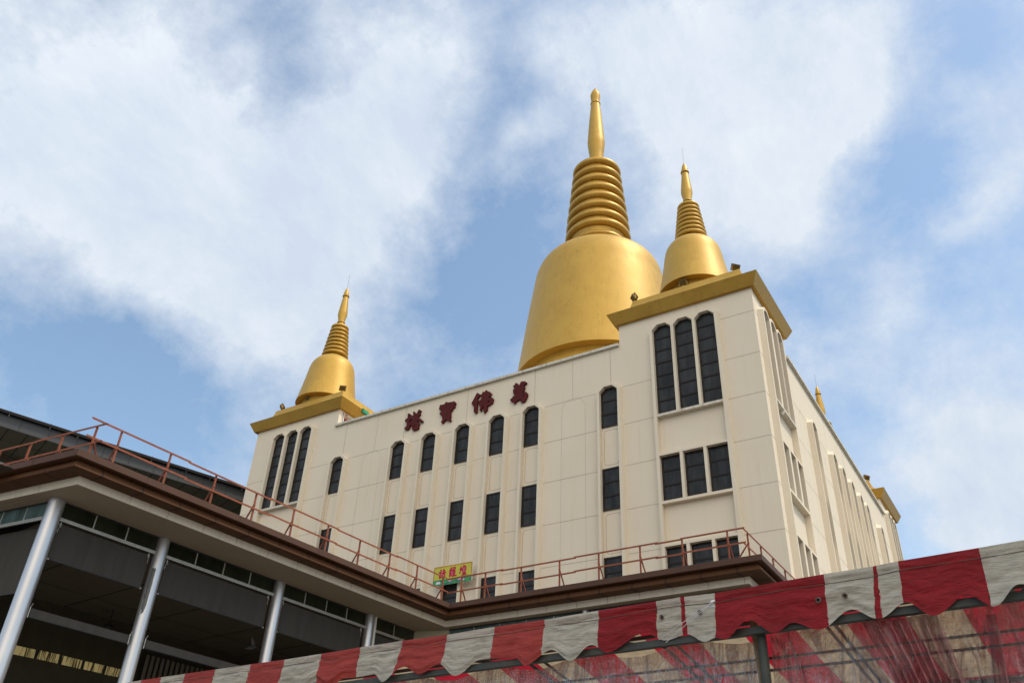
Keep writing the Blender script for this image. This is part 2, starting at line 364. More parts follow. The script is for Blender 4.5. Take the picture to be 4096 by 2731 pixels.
# ------------------------------------------------------------------ stupas
def torus_prof(R,z,r,n=14,a0=-90,a1=90): return [(R+r*math.cos(math.radians(a0+(a1-a0)*i/n)),z+r*math.sin(math.radians(a0+(a1-a0)*i/n))) for i in range(n+1)]
def smoothprof(P,n=6):
    out=[]
    for i in range(len(P)-1):
        p0=P[max(i-1,0)];p1=P[i];p2=P[i+1];p3=P[min(i+2,len(P)-1)]
        for k in range(n):
            t=k/n; out.append(tuple(.5*((2*p1[j])+(-p0[j]+p2[j])*t+(2*p0[j]-5*p1[j]+4*p2[j]-p3[j])*t*t+(-p0[j]+3*p1[j]-3*p2[j]+p3[j])*t**3) for j in (0,1)))
    out.append(P[-1]); return out
def main_stupa():
    c=(-15.3,15.98); st=thing('stupa',(c[0],c[1],23.9),'huge gold central stupa rising behind the parapet, the largest of the stupas','stupa')
    m=MB(); m.lathe(smoothprof([(6.05,33.0),(5.83,34.5),(5.46,37.5),(5.14,40.0),(4.98,41.1),(4.86,42.0),(4.72,42.6),(4.48,43.15),(4.10,43.62),(3.62,44.02),(3.05,44.40),(2.1,44.80)]),c,128)
    m.lathe([(6.05,33.0),(5.45,32.97)],c,128); m.build('dome',M['gold'],st,50)
    m=MB(); m.lathe([(5.45,32.96),(5.45,32.75)]+smoothprof([(5.45,32.75),(5.85,31.8),(6.35,30.5),(7.1,29.0),(8.4,27.3)])+[(8.6,27.0),(8.6,23.9)],c,128); m.build('base',M['gold'],st,50)
    R=[2.34,2.27,2.2,2.1,2.0,1.91,1.82,1.74]; z=[46.45,47.45,48.45,49.5,50.55,51.6,52.6,53.65]
    m=MB(); core=[(2.22,44.7),(2.16,45.2),(2.16,45.9),(2.22,46.1)]+[(r-.10,zz) for r,zz in zip(R,z)]+[(1.6,53.9),(.5,53.95)]; m.lathe(core,c,96); m.lathe(torus_prof(2.14,45.45,.24,12,-100,100),c,96); m.build('neck',M['gold_ring'],st,50)
    for r,zz in zip(R,z): m=MB(); m.lathe(torus_prof(r-.03,zz,.29,16,-110,110),c,96); m.build('ring',M['gold_ring'],st,60)
    m=MB(); m.lathe(smoothprof([(.47,53.9),(.58,55.7),(.68,56.6),(.745,57.35),(.72,57.9),(.66,58.9),(.54,60.6),(.44,61.8),(.40,62.3)]),c,40)
    m.lathe(torus_prof(.38,62.38,.07),c,40); m.lathe(smoothprof([(.37,62.45),(.37,62.7),(.43,63.3),(.42,63.6),(.25,64.1),(.03,64.52)]),c,40); m.build('spire',M['gold'],st,50)
    m=MB(); m.tube([(c[0],c[1],64.45),(c[0],c[1],64.9)],.02,6); m.build('lightning_rod',M['rod'],st)
main_stupa()
def small_stupa(c,label,dz=0,rod=(0,0)):
    st=thing('stupa',(c[0],c[1],27.15+dz),label,'stupa','small gold stupas on the corner towers')
    o=lambda P:[(r,z+dz) for r,z in P]
    m=MB(); m.lathe(o(smoothprof([(1.87,27.66),(1.69,28.6),(1.54,29.5),(1.44,30.15),(1.34,30.52),(1.14,30.83),(.88,31.03),(.55,31.2)])),c,80); m.lathe(o([(1.87,27.66),(1.46,27.66)]),c,80); m.build('dome',M['gold'],st,50)
    m=MB(); m.lathe(o([(1.48,27.68),(1.48,27.151)]),c,64); m.build('base',M['gold_shaded'],st,40)
    n=8; m=MB(); core=[(.70,31.1),(.66,31.25)]+[(.64-.27*i/(n-1),31.38+.312*i) for i in range(n)]+[(.33,33.75),(.24,33.92)]; m.lathe(o(core),c,48); m.build('neck',M['gold_fine'],st,50)
    for i in range(n): m=MB(); m.lathe(torus_prof(.75-.27*i/(n-1),31.38+.312*i+dz,.102,10,-110,110),c,48); m.build('ring',M['gold_fine'],st,60)
    m=MB(); m.lathe(torus_prof(.22,34.02+dz,.05,8),c,32); m.lathe(o([(.22,33.95),(.20,34.08),(.31,34.62),(.30,34.9),(.18,36.12)]),c,32)
    m.lathe(torus_prof(.19,36.2+dz,.045,8),c,32); m.lathe(o(smoothprof([(.19,36.26),(.17,36.45),(.10,36.75),(.012,36.95)])),c,32); m.build('spire',M['gold_fine'],st,40)
    m=MB(); m.tube([(c[0],c[1],36.9+dz),(c[0],c[1],38.05+dz)],.011,6); m.build('lightning_rod',M['rod'],st)
    return st
small_stupa((-3.27,2.32),'small gold stupa on the near right tower above the triple windows')
small_stupa((-27.45,2.05),'small gold stupa on the left tower beside the green box',-.12)
small_stupa((-3.3,29.3),'far gold stupa of which only the tip shows above the side parapet',-.1)

# ------------------------------------------------------------------ floodlights
def floodlight(loc,yaw,label,tilt=.6):
    t=thing('floodlight',loc,label,'floodlight','floodlights around the stupas')
    m=MB(); m.box((-.06,-.06,0),(.06,.06,.05)); m.bar((0,0,.03),(0,0,.12),.05)
    m.bar((-.2,0,.12),(.2,0,.12),.04,.02); m.bar((-.2,0,.11),(-.2,0,.30),.03,.05); m.bar((.2,0,.11),(.2,0,.30),.03,.05)
    R_=Matrix.Rotation(yaw,4,'Z'); T=Matrix.Rotation(tilt,4,'X')
    m.v=[tuple(R_@Vector(v)+Vector(loc)) for v in m.v]; m.build('bracket',M['brass'],t)
    m=MB(); m.box((-.18,-.10,-.14),(.18,.06,.14)); m.box((-.20,.06,-.16),(.20,.09,.16))
    for i in range(5): m.box((-.15,-.14,-.11+i*.05),(.15,-.10,-.09+i*.05))
    m.v=[tuple(R_@(T@Vector(v)+Vector((0,0,.30)))+Vector(loc)) for v in m.v]; h=m.build('housing',M['gold_dark'],t)
    m=MB(); m.face([(-.17,.094,-.13),(.17,.094,-.13),(.17,.094,.13),(-.17,.094,.13)]); m.v=[tuple(R_@(T@Vector(v)+Vector((0,0,.30)))+Vector(loc)) for v in m.v]; m.build('lens',M['glass'],h)
z1=Z(2300,900,.5102); z2=Z(900,1100,700/1829)
def tier(p): q=at(*p,1,.62); return (q.x,.62,27.15)
floodlight(tier(z1(465,590)),-.9,'gold floodlight at the left end of the near right tower cornice')
floodlight(tier(z1(850,480)),0,'gold floodlight at the middle of the near right tower cornice')
floodlight((-.75,.72,27.15),.8,'gold floodlight on the right corner of the near right tower cornice')
floodlight((-29.75,.68,27.15),-.8,'gold floodlight at the left end of the left tower cornice')
floodlight((-27.55,.62,27.15),0,'gold floodlight at the middle of the left tower cornice')
floodlight((-24.85,.66,27.15),.7,'gold floodlight on the right corner of the left tower cornice')
floodlight((-.65,WY-TY+.75,27.15),.9,'dark floodlight on the far tower cornice beyond the side parapet')
# green box fixed under the left tower cornice
p=Vector((-W+TW+.36,1.62,26.0)); g_=thing('junction_box',p,'green box fixed to the right hand face of the left tower cornice','box')
m=MB(); m.box((p.x-.05,p.y-.26,p.z-.13),(p.x+.12,p.y+.26,p.z+.13)); m.build('casing',M['green'],g_)
m=MB(); m.box((p.x+.12,p.y-.2,p.z-.09),(p.x+.135,p.y+.2,p.z+.09)); m.build('cover',simple('green_box_cover',(.04,.30,.17),.4),g_)
# dome camera under the bay sill on the side wall
q=Vector((.16,1.72,19.97)); c_=thing('security_camera',q,'small white dome camera under the window sill on the side wall','camera')
m=MB(); m.lathe([(.001,q.z+.02),(.09,q.z+.02),(.09,q.z-.05),(.07,q.z-.06)],(q.x,q.y),20); m.build('mount',M['white'],c_,40)
m=MB(); m.lathe([(.07*math.cos(a),q.z-.06-.07*math.sin(a)) for a in [i*PI/2/8 for i in range(9)]],(q.x,q.y),20); m.build('dome_cover',M['white'],c_,60)

# ------------------------------------------------------------------ lettering
def polymesh(name,outer,holes,gaps,zf,y,th,mats,parent):
    """raised characters cut out of board: outline traced on the wall plane, real thickness"""
    bm=bmesh.new()
    P=[at(*zf(*p),1,y) for p in outer]; Hs=[[at(*zf(*p),1,y) for p in h] for h in holes]
    ed=[]
    loops=[]
    for lp in [P]+Hs:
        vs=[bm.verts.new(p) for p in lp]; loops.append(vs)
        for i in range(len(vs)): ed.append(bm.edges.new((vs[i],vs[(i+1)%len(vs)])))
    r=bmesh.ops.triangle_fill(bm,use_beauty=True,use_dissolve=False,edges=ed)
    # thickness
    back={}
    for vs in loops:
        for v in vs: back[v]=bm.verts.new((v.co.x,v.co.y+th,v.co.z))
    for vs in loops:
        for i in range(len(vs)):
            a,b_=vs[i],vs[(i+1)%len(vs)]; f=bm.faces.new((a,b_,back[b_],back[a])); f.material_index=0
    for ga in gaps:
        a=at(*zf(*ga[0]),1,y-.002); c=at(*zf(*ga[1]),1,y-.002); w=ga[2] if len(ga)>2 else .022
        d=(c-a); nn=Vector((-d.z,0,d.x)).normalized()*w/2
        f=bm.faces.new([bm.verts.new(v) for v in (a+nn,c+nn,c-nn,a-nn)]); f.material_index=1
    if parent is not None:
        base=Vector((0,0,0)); o_=parent
        while o_ is not None: base+=Vector(o_.location); o_=o_.parent
        for v in bm.verts: v.co-=base
    me=bpy.data.meshes.new(name); bm.to_mesh(me); bm.free()
    for q in mats: me.materials.append(q)
    ob=bpy.data.objects.new(name,me); col.objects.link(ob); ob.parent=parent; return ob
ZA=Z(1600,1500,.153061); ZB=Z(1860,1500,.153061)
sgn=thing('wall_lettering',(-16.5,-.1,22.9),'four large maroon Chinese characters fixed in a row below the front parapet','lettering')
LM=[M['letter'],M['letter_gap']]
ta=[(200,1010),(228,990),(275,1020),(275,1075),(293,1115),(285,1150),(240,1195),(242,1235),(262,1225),(330,1130),(305,1090),(308,1065),(345,1040),(340,960),(360,942),(388,965),(393,1000),(415,1010),(440,990),(470,925),(490,900),(515,895),(543,920),(540,940),(515,960),(490,967),(528,1000),(522,1030),(468,1070),(480,1090),(570,1165),(592,1190),(590,1225),(535,1230),(455,1180),(430,1216),(480,1225),(497,1245),(490,1320),(470,1345),(485,1360),(480,1395),(350,1448),(320,1430),(290,1330),(292,1285),(312,1250),(290,1250),(250,1330),(225,1410),(200,1410),(150,1438),(108,1400),(110,1380),(160,1330),(178,1265),(165,1240),(125,1200),(130,1170),(195,1110)]
polymesh('character',ta,[[(345,1340),(350,1320),(400,1298),(392,1328)]],[((350,1178),(412,1135),.035),((330,1235),(440,1205),.03),((205,1360),(190,1400)),((455,985),(520,960)),((340,1130),(300,1170))],ZA,-.12,.10,LM,sgn)
bo=[(1020,870),(1045,780),(1060,770),(1100,775),(1180,740),(1175,710),(1225,695),(1240,715),(1380,690),(1405,675),(1440,695),(1452,740),(1440,768),(1400,775),(1430,800),(1432,825),(1380,860),(1350,925),(1320,935),(1320,1100),(1300,1125),(1328,1160),(1325,1185),(1295,1210),(1250,1185),(1210,1160),(1180,1165),(1130,1235),(1090,1255),(1068,1235),(1075,1200),(1110,1165),(1095,1140),(1098,1030),(1065,1045),(1025,1010),(1030,990),(1090,945),(1060,935),(1025,900)]
polymesh('character',bo,[],[((1100,800),(1190,775)),((1265,775),(1340,745)),((1195,800),(1188,870)),((1160,905),(1195,880)),((1225,830),(1260,800)),((1290,850),(1330,835)),((1235,890),(1260,870)),((1280,915),(1330,900)),((1165,990),(1235,962)),((1240,962),(1232,1040)),((1165,1035),(1222,1012)),((1145,1085),(1230,1052)),((1060,935),(1095,925))],ZA,-.12,.10,LM,sgn)
fo1=[(165,740),(190,690),(300,480),(320,457),(385,495),(388,515),(320,620),(340,680),(322,715),(312,960),(280,1000),(225,965),(228,800),(242,760),(232,760),(205,785),(170,755)]
fo2=[(345,740),(370,650),(395,648),(432,600),(395,545),(395,515),(450,480),(455,440),(475,425),(512,440),(530,400),(560,385),(600,425),(640,428),(685,465),(685,500),(610,575),(600,605),(680,570),(730,600),(735,640),(715,720),(605,798),(577,780),(575,900),(540,940),(512,990),(480,965),(478,800),(470,770),(430,910),(400,945),(375,925),(395,805),(345,765)]
fq=polymesh('character',fo1,[],[((238,760),(250,690))],ZB,-.12,.10,LM,sgn)
polymesh('character',fo2,[[(582,712),(590,685),(630,655),(632,690),(600,716)]],[((572,665),(640,630),.03),((585,505),(602,462),.03),((485,560),(495,530)),((475,660),(485,630)),((400,700),(408,665)),((478,770),(488,715)),((560,600),(640,565))],ZB,-.12,.10,LM,fq).name='stroke_group'
wo=[(1252,290),(1270,260),(1298,255),(1300,225),(1335,198),(1370,215),(1400,250),(1404,285),(1420,250),(1455,180),(1490,155),(1520,165),(1570,155),(1610,190),(1600,220),(1510,270),(1540,275),(1560,320),(1535,400),(1475,462),(1500,460),(1590,430),(1625,460),(1633,520),(1600,610),(1560,680),(1485,715),(1445,690),(1440,650),(1470,600),(1420,630),(1320,690),(1310,720),(1290,750),(1250,715),(1235,685),(1215,690),(1175,660),(1175,635),(1235,585),(1255,540),(1300,545),(1260,480),(1252,400),(1270,360),(1300,335),(1270,325)]
polymesh('character',wo,[[(1326,458),(1328,430),(1348,405),(1346,440),(1334,465)],[(1518,535),(1532,490),(1534,560),(1508,590)]],[((1430,365),(1475,345),.03),((1440,390),(1460,400)),((1480,522),(1540,490),.03),((1415,560),(1432,535),.035),((1300,615),(1345,575),.03),((1440,285),(1510,262)),((1480,620),(1515,590)),((1345,335),(1400,285))],ZB,-.12,.10,LM,sgn)

# ------------------------------------------------------------------ yellow banner
def noise_mix(name,c1,c2,scale,a=.45,b=.55,rough=.6,stretch=(1,1,1)):
    m,nt,bs=newmat(name); L(nt,mix(nt,ramp(nt,nz(nt,geo(nt,stretch),scale,3),a,b),c1,c2),bs.inputs['Base Color']); bs.inputs['Roughness'].default_value=rough; return m
bn=thing('banner_sign',(-14.85,-.42,14.0),'yellow banner with three red Chinese characters and painted lotus flowers below','sign')
ZS=Z(1700,2200,.114823); y=-.46
x0,x1,zt,zb,zm=-15.93,-13.79,14.86,13.97,14.22
m=MB(); m.box((x0,y,zb-.0),(x1,y+.03,zt)); m.build('board',M['white'],bn)
yl=noise_mix('yellow_print',(.50,.47,.035),(.46,.43,.05),1.2,.4,.7)
m=MB(); m.face([(x0+.01,y-.002,zm),(x1-.01,y-.002,zm),(x1-.01,y-.002,zt-.01),(x0+.01,y-.002,zt-.01)]); m.build('field',yl,bn)
bd=noise_mix('meander_border',(.55,.36,.05),(.30,.05,.02),38,.48,.52)
m=MB(); w=.055
for a,c in (((x0+.015,zt-.02-w),(x1-.015,zt-.02)),((x0+.015,zm),(x0+.015+w,zt-.02-w)),((x1-.015-w,zm+.05),(x1-.015,zt-.02-w))): m.face([(a[0],y-.004,a[1]),(c[0],y-.004,a[1]),(c[0],y-.004,c[1]),(a[0],y-.004,c[1])])
m.build('border',bd,bn)
lf=noise_mix('lotus_leaf_print',(.05,.30,.06),(.02,.13,.12),7,.42,.6,stretch=(1,1,2))
m=MB(); m.face([(x0+.01,y-.003,zb),(x1-.01,y-.003,zb),(x1-.01,y-.003,zm+.03),(x0+.01,y-.003,zm-.0)]); m.build('lotus_band',lf,bn)
pk=simple('lotus_pink_print',(.62,.30,.52),.6); wh=simple('lotus_white_print',(.62,.62,.66),.6)
def flower(cx,cz,r,mt):
    m=MB()
    for i in range(9):
        a=PI*.02+PI*.96*i/8; tip=Vector((cx+math.cos(a)*r*1.25,y-.006-i*.0002,cz+math.sin(a)*r)); s=Vector((-math.sin(a),0,math.cos(a)))*r*.22; mid=Vector((cx+math.cos(a)*r*.6,y-.006-i*.0002,cz+math.sin(a)*r*.5))
        m.face([(cx,y-.006-i*.0002,cz),mid-s,tip,mid+s])
    m.build('lotus',mt,bn,fixn=False)
flower(-15.62,14.05,.13,wh); flower(-14.98,14.09,.08,pk); flower(-14.42,14.10,.11,pk); flower(-14.25,14.06,.07,wh)
RT=[simple('banner_red_print',(.42,.012,.035),.6),simple('banner_edge_print',(.75,.7,.6),.6)]
c1=[(470,770),(530,740),(540,700),(530,665),(555,650),(582,675),(570,735),(600,720),(630,690),(635,640),(655,632),(690,670),(715,700),(705,730),(745,760),(735,790),(690,800),(705,830),(700,940),(660,930),(640,985),(600,995),(590,950),(550,960),(520,1000),(485,980),(480,900),(520,870),(530,820),(490,810),(470,790)]
c2=[(835,720),(900,590),(930,575),(945,600),(935,690),(960,650),(960,580),(1030,562),(1080,575),(1078,610),(1050,680),(1075,720),(1060,770),(1040,830),(1095,840),(1102,870),(1080,890),(940,920),(915,905),(910,880),(865,930),(845,940),(825,920),(840,850),(835,790),(850,770)]
c3=[(1195,660),(1235,600),(1240,545),(1265,540),(1280,600),(1320,560),(1335,505),(1360,490),(1390,520),(1440,530),(1445,640),(1420,720),(1420,790),(1455,810),(1450,840),(1280,878),(1265,860),(1270,840),(1300,820),(1300,740),(1285,690),(1240,760),(1210,825),(1180,800),(1185,770),(1225,710)]
ga=[[((580,770),(620,750),.02),((565,840),(600,830),.02),((630,875),(660,870),.02)],[((930,740),(945,790),.02),((930,850),(960,830),.02),((1000,620),(1030,620),.012)],[((1330,600),(1350,660),.012),((1390,590),(1400,650),.012),((1310,720),(1400,700),.012)]]
for c,h in zip((c1,c2,c3),ga): polymesh('printed_character',c,[],h,ZS,y-.008,.004,RT,bn)
for a,c,yy in (((405,545),(60,60),-.3),((1500,1050),(1700,1250),-.3),((1540,350),(1700,180),-.3)):
    m=MB(); m.tube([at(*ZS(*a),1,y-.01),at(*ZS(*c),1,-.05)],.006,5); m.build('tie_cord',M['rope'],bn)

# ------------------------------------------------------------------ low canopy building wrapped round the court
PC=Vector((-11.009,-21.093)); PI_=Vector((-9.765,-7.429)); PE=Vector((1.123,-7.618))
dC=Vector((-.99574,-.09223)); P0=PC+dC*15; PQ=Vector((1.16,7.0))
path=[P0,PC,PI_,PE,PQ]
segn=[]
for i in range(4):
    d=(path[i+1]-path[i]).normalized(); segn.append(Vector((-d.y,d.x)))   # left of travel = towards the building
def inter(p,d,q,e):
    k=((q-p).x*e.y-(q-p).y*e.x)/(d.x*e.y-d.y*e.x); return p+d*k
def ofs(ts,z):
    if not isinstance(ts,(list,tuple)): ts=[ts]*4
    ln=[(path[i]+segn[i]*ts[i],(path[i+1]-path[i]).normalized()) for i in range(4)]
    out=[ln[0][0]]+[inter(*ln[i],*ln[i+1]) for i in range(3)]+[path[4]+segn[3]*ts[3]]
    return [Vector((p.x,p.y,z)) for p in out]
hall=thing('canopy_building',(-12,-14,0),'low hall with brown metal eaves, cream beam and silver columns around the court','building')
def bands(name,mat,secs,extra=None,smooth=None):
    m=MB(); R=[ofs(t,z) for t,z in secs]
    for i in range(len(R)-1): m.strip(R[i],R[i+1])
    return m,R
EZ=10.5
m,_=bands('fascia',0,[(0.03,EZ+.012),(0,EZ),(0,10.335),(.03,10.325)]); m.strip(ofs(0.03,EZ+.012),ofs([3.4,5.5,5,5],EZ+.012)); m.build('fascia',M['fascia'],hall)
m,_=bands('e',0,[(.03,10.325),(.20,10.315),(.16,10.27),(.115,10.2),(.09,10.11),(.11,10.095),(.62,10.125)])
eave_mb=m
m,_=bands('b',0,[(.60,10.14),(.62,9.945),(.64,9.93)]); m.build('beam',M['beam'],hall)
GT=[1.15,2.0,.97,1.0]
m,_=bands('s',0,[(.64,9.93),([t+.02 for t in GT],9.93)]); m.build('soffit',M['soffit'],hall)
# joints of the sheet metal and of the beam
jm=MB(); Ldir=[(path[i+1]-path[i]).normalized() for i in range(4)]; Llen=[(path[i+1]-path[i]).length for i in range(4)]
def P3(i,s,t,z):
    p=path[i]+Ldir[i]*s+segn[i]*t; return Vector((p.x,p.y,z))
def jline(i,s,pts,w=.022):
    a=[P3(i,s-w/2,t,z) for t,z in pts]; c=[P3(i,s+w/2,t,z) for t,z in pts]; jm.strip(a,c)
def seg_s(i,first,step,end):
    o=[]; s=first
    while s<end: o.append(s); s+=step
    return o
for i,first,step in ((1,.80,1.112),(2,1.25,1.107),(3,1.0,1.1)):
    for s in seg_s(i,first,step,Llen[i]-.5):
        jline(i,s,[(.154,10.27),(.108,10.2),(.084,10.105),(.104,10.088),(.60,10.118)],.034)
        if i>1 or s>.9: jline(i,s+.02,[(.595,10.12),(.615,9.945)],.007)
for i,first,step in ((1,1.9,2.9),(2,1.2,2.6),(3,1.2,2.6)):
    for s in seg_s(i,first,step,Llen[i]-.3): jline(i,s,[(-.003,10.495),(-.003,10.34)],.008)
for s in [Llen[0]-k for k in (1.55,4.6,7.7)]: jline(0,s,[(-.003,10.495),(-.003,10.34)],.014)
for s in [Llen[0]-k for k in (1.15,2.3,3.45,4.6,6,8)]: jline(0,s,[(.110,10.2),(.085,10.11),(.105,10.090),(.60,10.120)],.02)
for s in [Llen[0]-k for k in (1.9,3.4,5)]: jline(0,s,[(.595,10.12),(.615,9.945)],.007)
o_=len(eave_mb.v); eave_mb.v+=jm.v; eave_mb.f+=[tuple(i+o_ for i in f) for f in jm.f]; eave_mb.m+=[1]*len(jm.f)
eave_mb.build('eave_panel',[M['eave'],M['joint']],hall,weld=False,fixn=False)
m=MB(); a=ofs(.85,9.926); c=ofs(.862,9.926); m.strip(a,c); a=ofs([.9,1.4,.9,.9],9.926); c=ofs([.9,1.406,.9,.9],9.926); m.strip(a[1:3],c[1:3]); m.build('soffit_joint',simple('soffit_bead',(.36,.29,.20),.7),hall)
# columns
def column(p,r=.18,mat=None,label=None):
    m=MB(); m.lathe([(r,0),(r,9.925)],(p.x,p.y),40); c=m.build('column',mat or M['column'],hall,30)
    if label: c['label']=label
def wing(s_from_I,t): p=PI_-Ldir[1]*s_from_I+segn[1]*t; return p
pm,nt,bs=newmat('peeling_silver_paint')
v=geo(nt,(3,3,1.1)); f=nz(nt,v,1.6,7,.65); sx=N(nt,'ShaderNodeSeparateXYZ'); g_=N(nt,'ShaderNodeNewGeometry'); L(nt,g_.outputs['Normal'],sx.inputs[0])
sp=N(nt,'ShaderNodeSeparateXYZ'); L(nt,g_.outputs['Position'],sp.inputs[0])
# paint has lifted in a long vertical flake facing the court, about 8 to 9.2 m up
a1=N(nt,'ShaderNodeVectorMath',operation='DOT_PRODUCT'); a1.inputs[1].default_value=(.59,-.81,0); L(nt,g_.outputs['Normal'],a1.inputs[0])
r1=ramp(nt,a1.outputs['Value'],.90,.975); zz=N(nt,'ShaderNodeMapRange'); zz.inputs[1].default_value=7.3; zz.inputs[2].default_value=9.2; L(nt,sp.outputs[2],zz.inputs[0])
zr=N(nt,'ShaderNodeValToRGB'); e=zr.color_ramp.elements; e[0].position=0; e[0].color=(0,0,0,1); e[1].position=.97; e[1].color=(0,0,0,1)
for p_,c_ in ((.25,.35),(.55,.75),(.9,.9)): q=e.new(p_); q.color=(c_,)*3+(1,)
L(nt,zz.outputs[0],zr.inputs[0])
mu=N(nt,'ShaderNodeMath',operation='MULTIPLY'); L(nt,r1,mu.inputs[0]); L(nt,zr.outputs[0],mu.inputs[1])
ad=N(nt,'ShaderNodeMath',operation='MULTIPLY_ADD'); L(nt,f,ad.inputs[0]); ad.inputs[1].default_value=1.5; L(nt,mu.outputs[0],ad.inputs[2])
sb2=N(nt,'ShaderNodeMath',operation='SUBTRACT'); L(nt,ad.outputs[0],sb2.inputs[0]); sb2.inputs[1].default_value=.38; pk_=ramp(nt,sb2.outputs[0],.88,.90)
L(nt,mix(nt,pk_,(.50,.50,.52),(.075,.08,.08)),bs.inputs['Base Color']); L(nt,ramp(nt,pk_,0,1,(.75,)*3,(0,0,0)),bs.inputs['Metallic']); bs.inputs['Roughness'].default_value=.36
cols=[13.12,9.80,5.66,1.72]
cpos=[wing(s,2.0) for s in cols]
cpos[0]=inter(path[0]+segn[0]*GT[0],Ldir[0],path[1]+segn[1]*2.0,Ldir[1])
column(cpos[0],.20); column(cpos[1],.175,pm,'silver column with a long flake of peeled paint'); column(cpos[2],.175); column(cpos[3],.17)
m=MB(); q=wing(1.50,1.95); m.tube([(q.x,q.y,0),(q.x,q.y,9.925)],.05,12); m.build('downpipe',M['white'],hall,30)
rp=[PI_+Ldir[2]*s+segn[2]*.97 for s in (4.72,10.22)]
for p in rp: column(p,.115)
column(path[3]+Ldir[3]*5.0+segn[3]*1.0,.115)
for k in (4.0,8.0): column(cpos[0]+dC*k,.18)
# clerestory glazing: head, transom, mullions and panes between the columns
def glaze(A,B,n,gm=None,zh=9.93,zt=9.50,skip=0):
    A=Vector((A.x,A.y,0)); B=Vector((B.x,B.y,0)); d=(B-A).normalized(); nn=Vector((-d.y,d.x,0))
    U=Vector((0,0,1)); m=MB()
    m.bar(A+U*(zt+.012),B+U*(zt+.012),.07,.028); m.bar(A+U*(zt-.028),B+U*(zt-.028),.05,.04); m.bar(A+U*(zh-.02),B+U*(zh-.02),.05,.036,1)
    Ln=(B-A).length
    for i in range(n+1):
        p=A+d*(Ln*i/n); m.bar(p+U*zt,p+U*(zh-.03),.026,.03,0,up=tuple(d))
    w=m.build('window',[M['alu'],M['dark']],hall)
    m=MB()
    for i in range(n):
        a=A+d*(Ln*i/n+.014); c=A+d*(Ln*(i+1)/n-.014); m.face([a+U*(zt+.02),c+U*(zt+.02),c+U*(zh-.035),a+U*(zh-.035)])
    m.build('pane',gm or M['clere'],w,fixn=False)
def blind(A,B,ztop,zbot,off=.06,name='blind',amp=.015):
    A=Vector((A.x,A.y,0)); B=Vector((B.x,B.y,0)); d=(B-A).normalized(); nn=Vector((-d.y,d.x,0))
    if name=='blind':
        G=[]
        Ln=(B-A).length; k=int(Ln/.08)
        for j in range(9):
            z=ztop+(zbot-ztop)*j/8; G.append([A+d*(Ln*i/k)+nn*(off+amp*mn.noise(Vector((i*.35,j*.05,A.x)))*(j/8))+Vector((0,0,z)) for i in range(k+1)])
        m=MB(); m.grid(G); b_=m.build('blind',M['blind'],hall,60,fixn=False)
        m=MB(); m.bar(A+nn*off+Vector((0,0,zbot)),B+nn*off+Vector((0,0,zbot)),.022,.03); m.build('bottom_bar',M['dark'],b_)
        m=MB()
        for e_ in (A,B): m.tube([e_+nn*off+Vector((0,0,zbot))-d*.02*(1 if e_ is A else -1)*1,e_+nn*off+Vector((0,0,zbot))+d*.03*(1 if e_ is A else -1)],.022,8)
        m.build('bar_end',M['alu'],b_)
        for e_,sg in ((A,1),(B,-1)):
            m=MB(); p=e_+nn*off+d*.03*sg; m.tube([p+Vector((0,0,ztop+.02)),p+Vector((0,0,ztop-.05))],.03,8); m.bar(p+Vector((0,0,ztop+.06)),p-nn*.05+Vector((0,0,ztop-.10)),.02); m.bar(p+Vector((0,0,ztop-.02)),p-d*.03*sg+Vector((0,0,ztop-.22)),.012); m.build('roller_bracket',M['alu'],b_)
    else:
        m=MB(); m.bar(A+nn*off+Vector((0,0,(ztop+zbot)/2)),B+nn*off+Vector((0,0,(ztop+zbot)/2)),.10,ztop-zbot); b_=m.build('rolled_blind',M['blind'],hall)
        m=MB(); m.bar(A+nn*(off-.05)+Vector((0,0,zbot)),B+nn*(off-.05)+Vector((0,0,zbot)),.02,.02); m.build('bottom_bar',M['dark'],b_)
        for e_,sg in ((A,-1),(B,1)):
            m=MB(); p=e_+nn*(off-.03)+d*.03*sg; m.tube([p+Vector((0,0,ztop+.03)),p+Vector((0,0,ztop-.08)),p+Vector((0,0,zbot-.02))],.014,6); m.bar(p+Vector((0,0,ztop+.02)),p-nn*.06+Vector((0,0,ztop+.10)),.014); m.build('roller_bracket',M['alu'],b_)
def seg(a,c,pad=.2):
    d=(c-a).normalized(); return a+d*pad,c-d*pad
endw=wing(-.50,2.0)
for (a,c,n) in ((cpos[0],cpos[1],3),(cpos[1],cpos[2],4),(cpos[2],cpos[3],4)):
    A,B=seg(a,c,.16); glaze(A,B,n)
    A,B=seg(a,c,.26); blind(A,B,9.40,8.50); blind(A,B,7.27,7.07,.0,'roll')
A,B=seg(cpos[3],endw,.16); glaze(A,endw,2); blind(A,endw,9.40,8.50)
a=cpos[0]+dC*4.0
A,B=seg(a,cpos[0],.16); glaze(A,B,4,M['clere_front']); A,B=seg(a,cpos[0],.32); blind(A,B,9.40,7.72,.25)
A,B=seg(cpos[0]+dC*8,a,.16); glaze(A,B,4,M['clere_front']); blind(A,B,9.40,7.72,.25)
# right arm glazing
ra=PI_+Ldir[2]*-.66+segn[2]*.97
A,B=seg(ra,rp[0],.0); glaze(A,rp[0]-Ldir[2]*.11,5,M['clere_front']); glaze(rp[0]+Ldir[2]*.11,rp[1]-Ldir[2]*.11,5,M['clere_front'])
glaze(rp[1]+Ldir[2]*.2+segn[3]*0+Vector((0,.3)),path[3]+Ldir[3]*5+segn[3]*1.0,4,M['clere_front'])
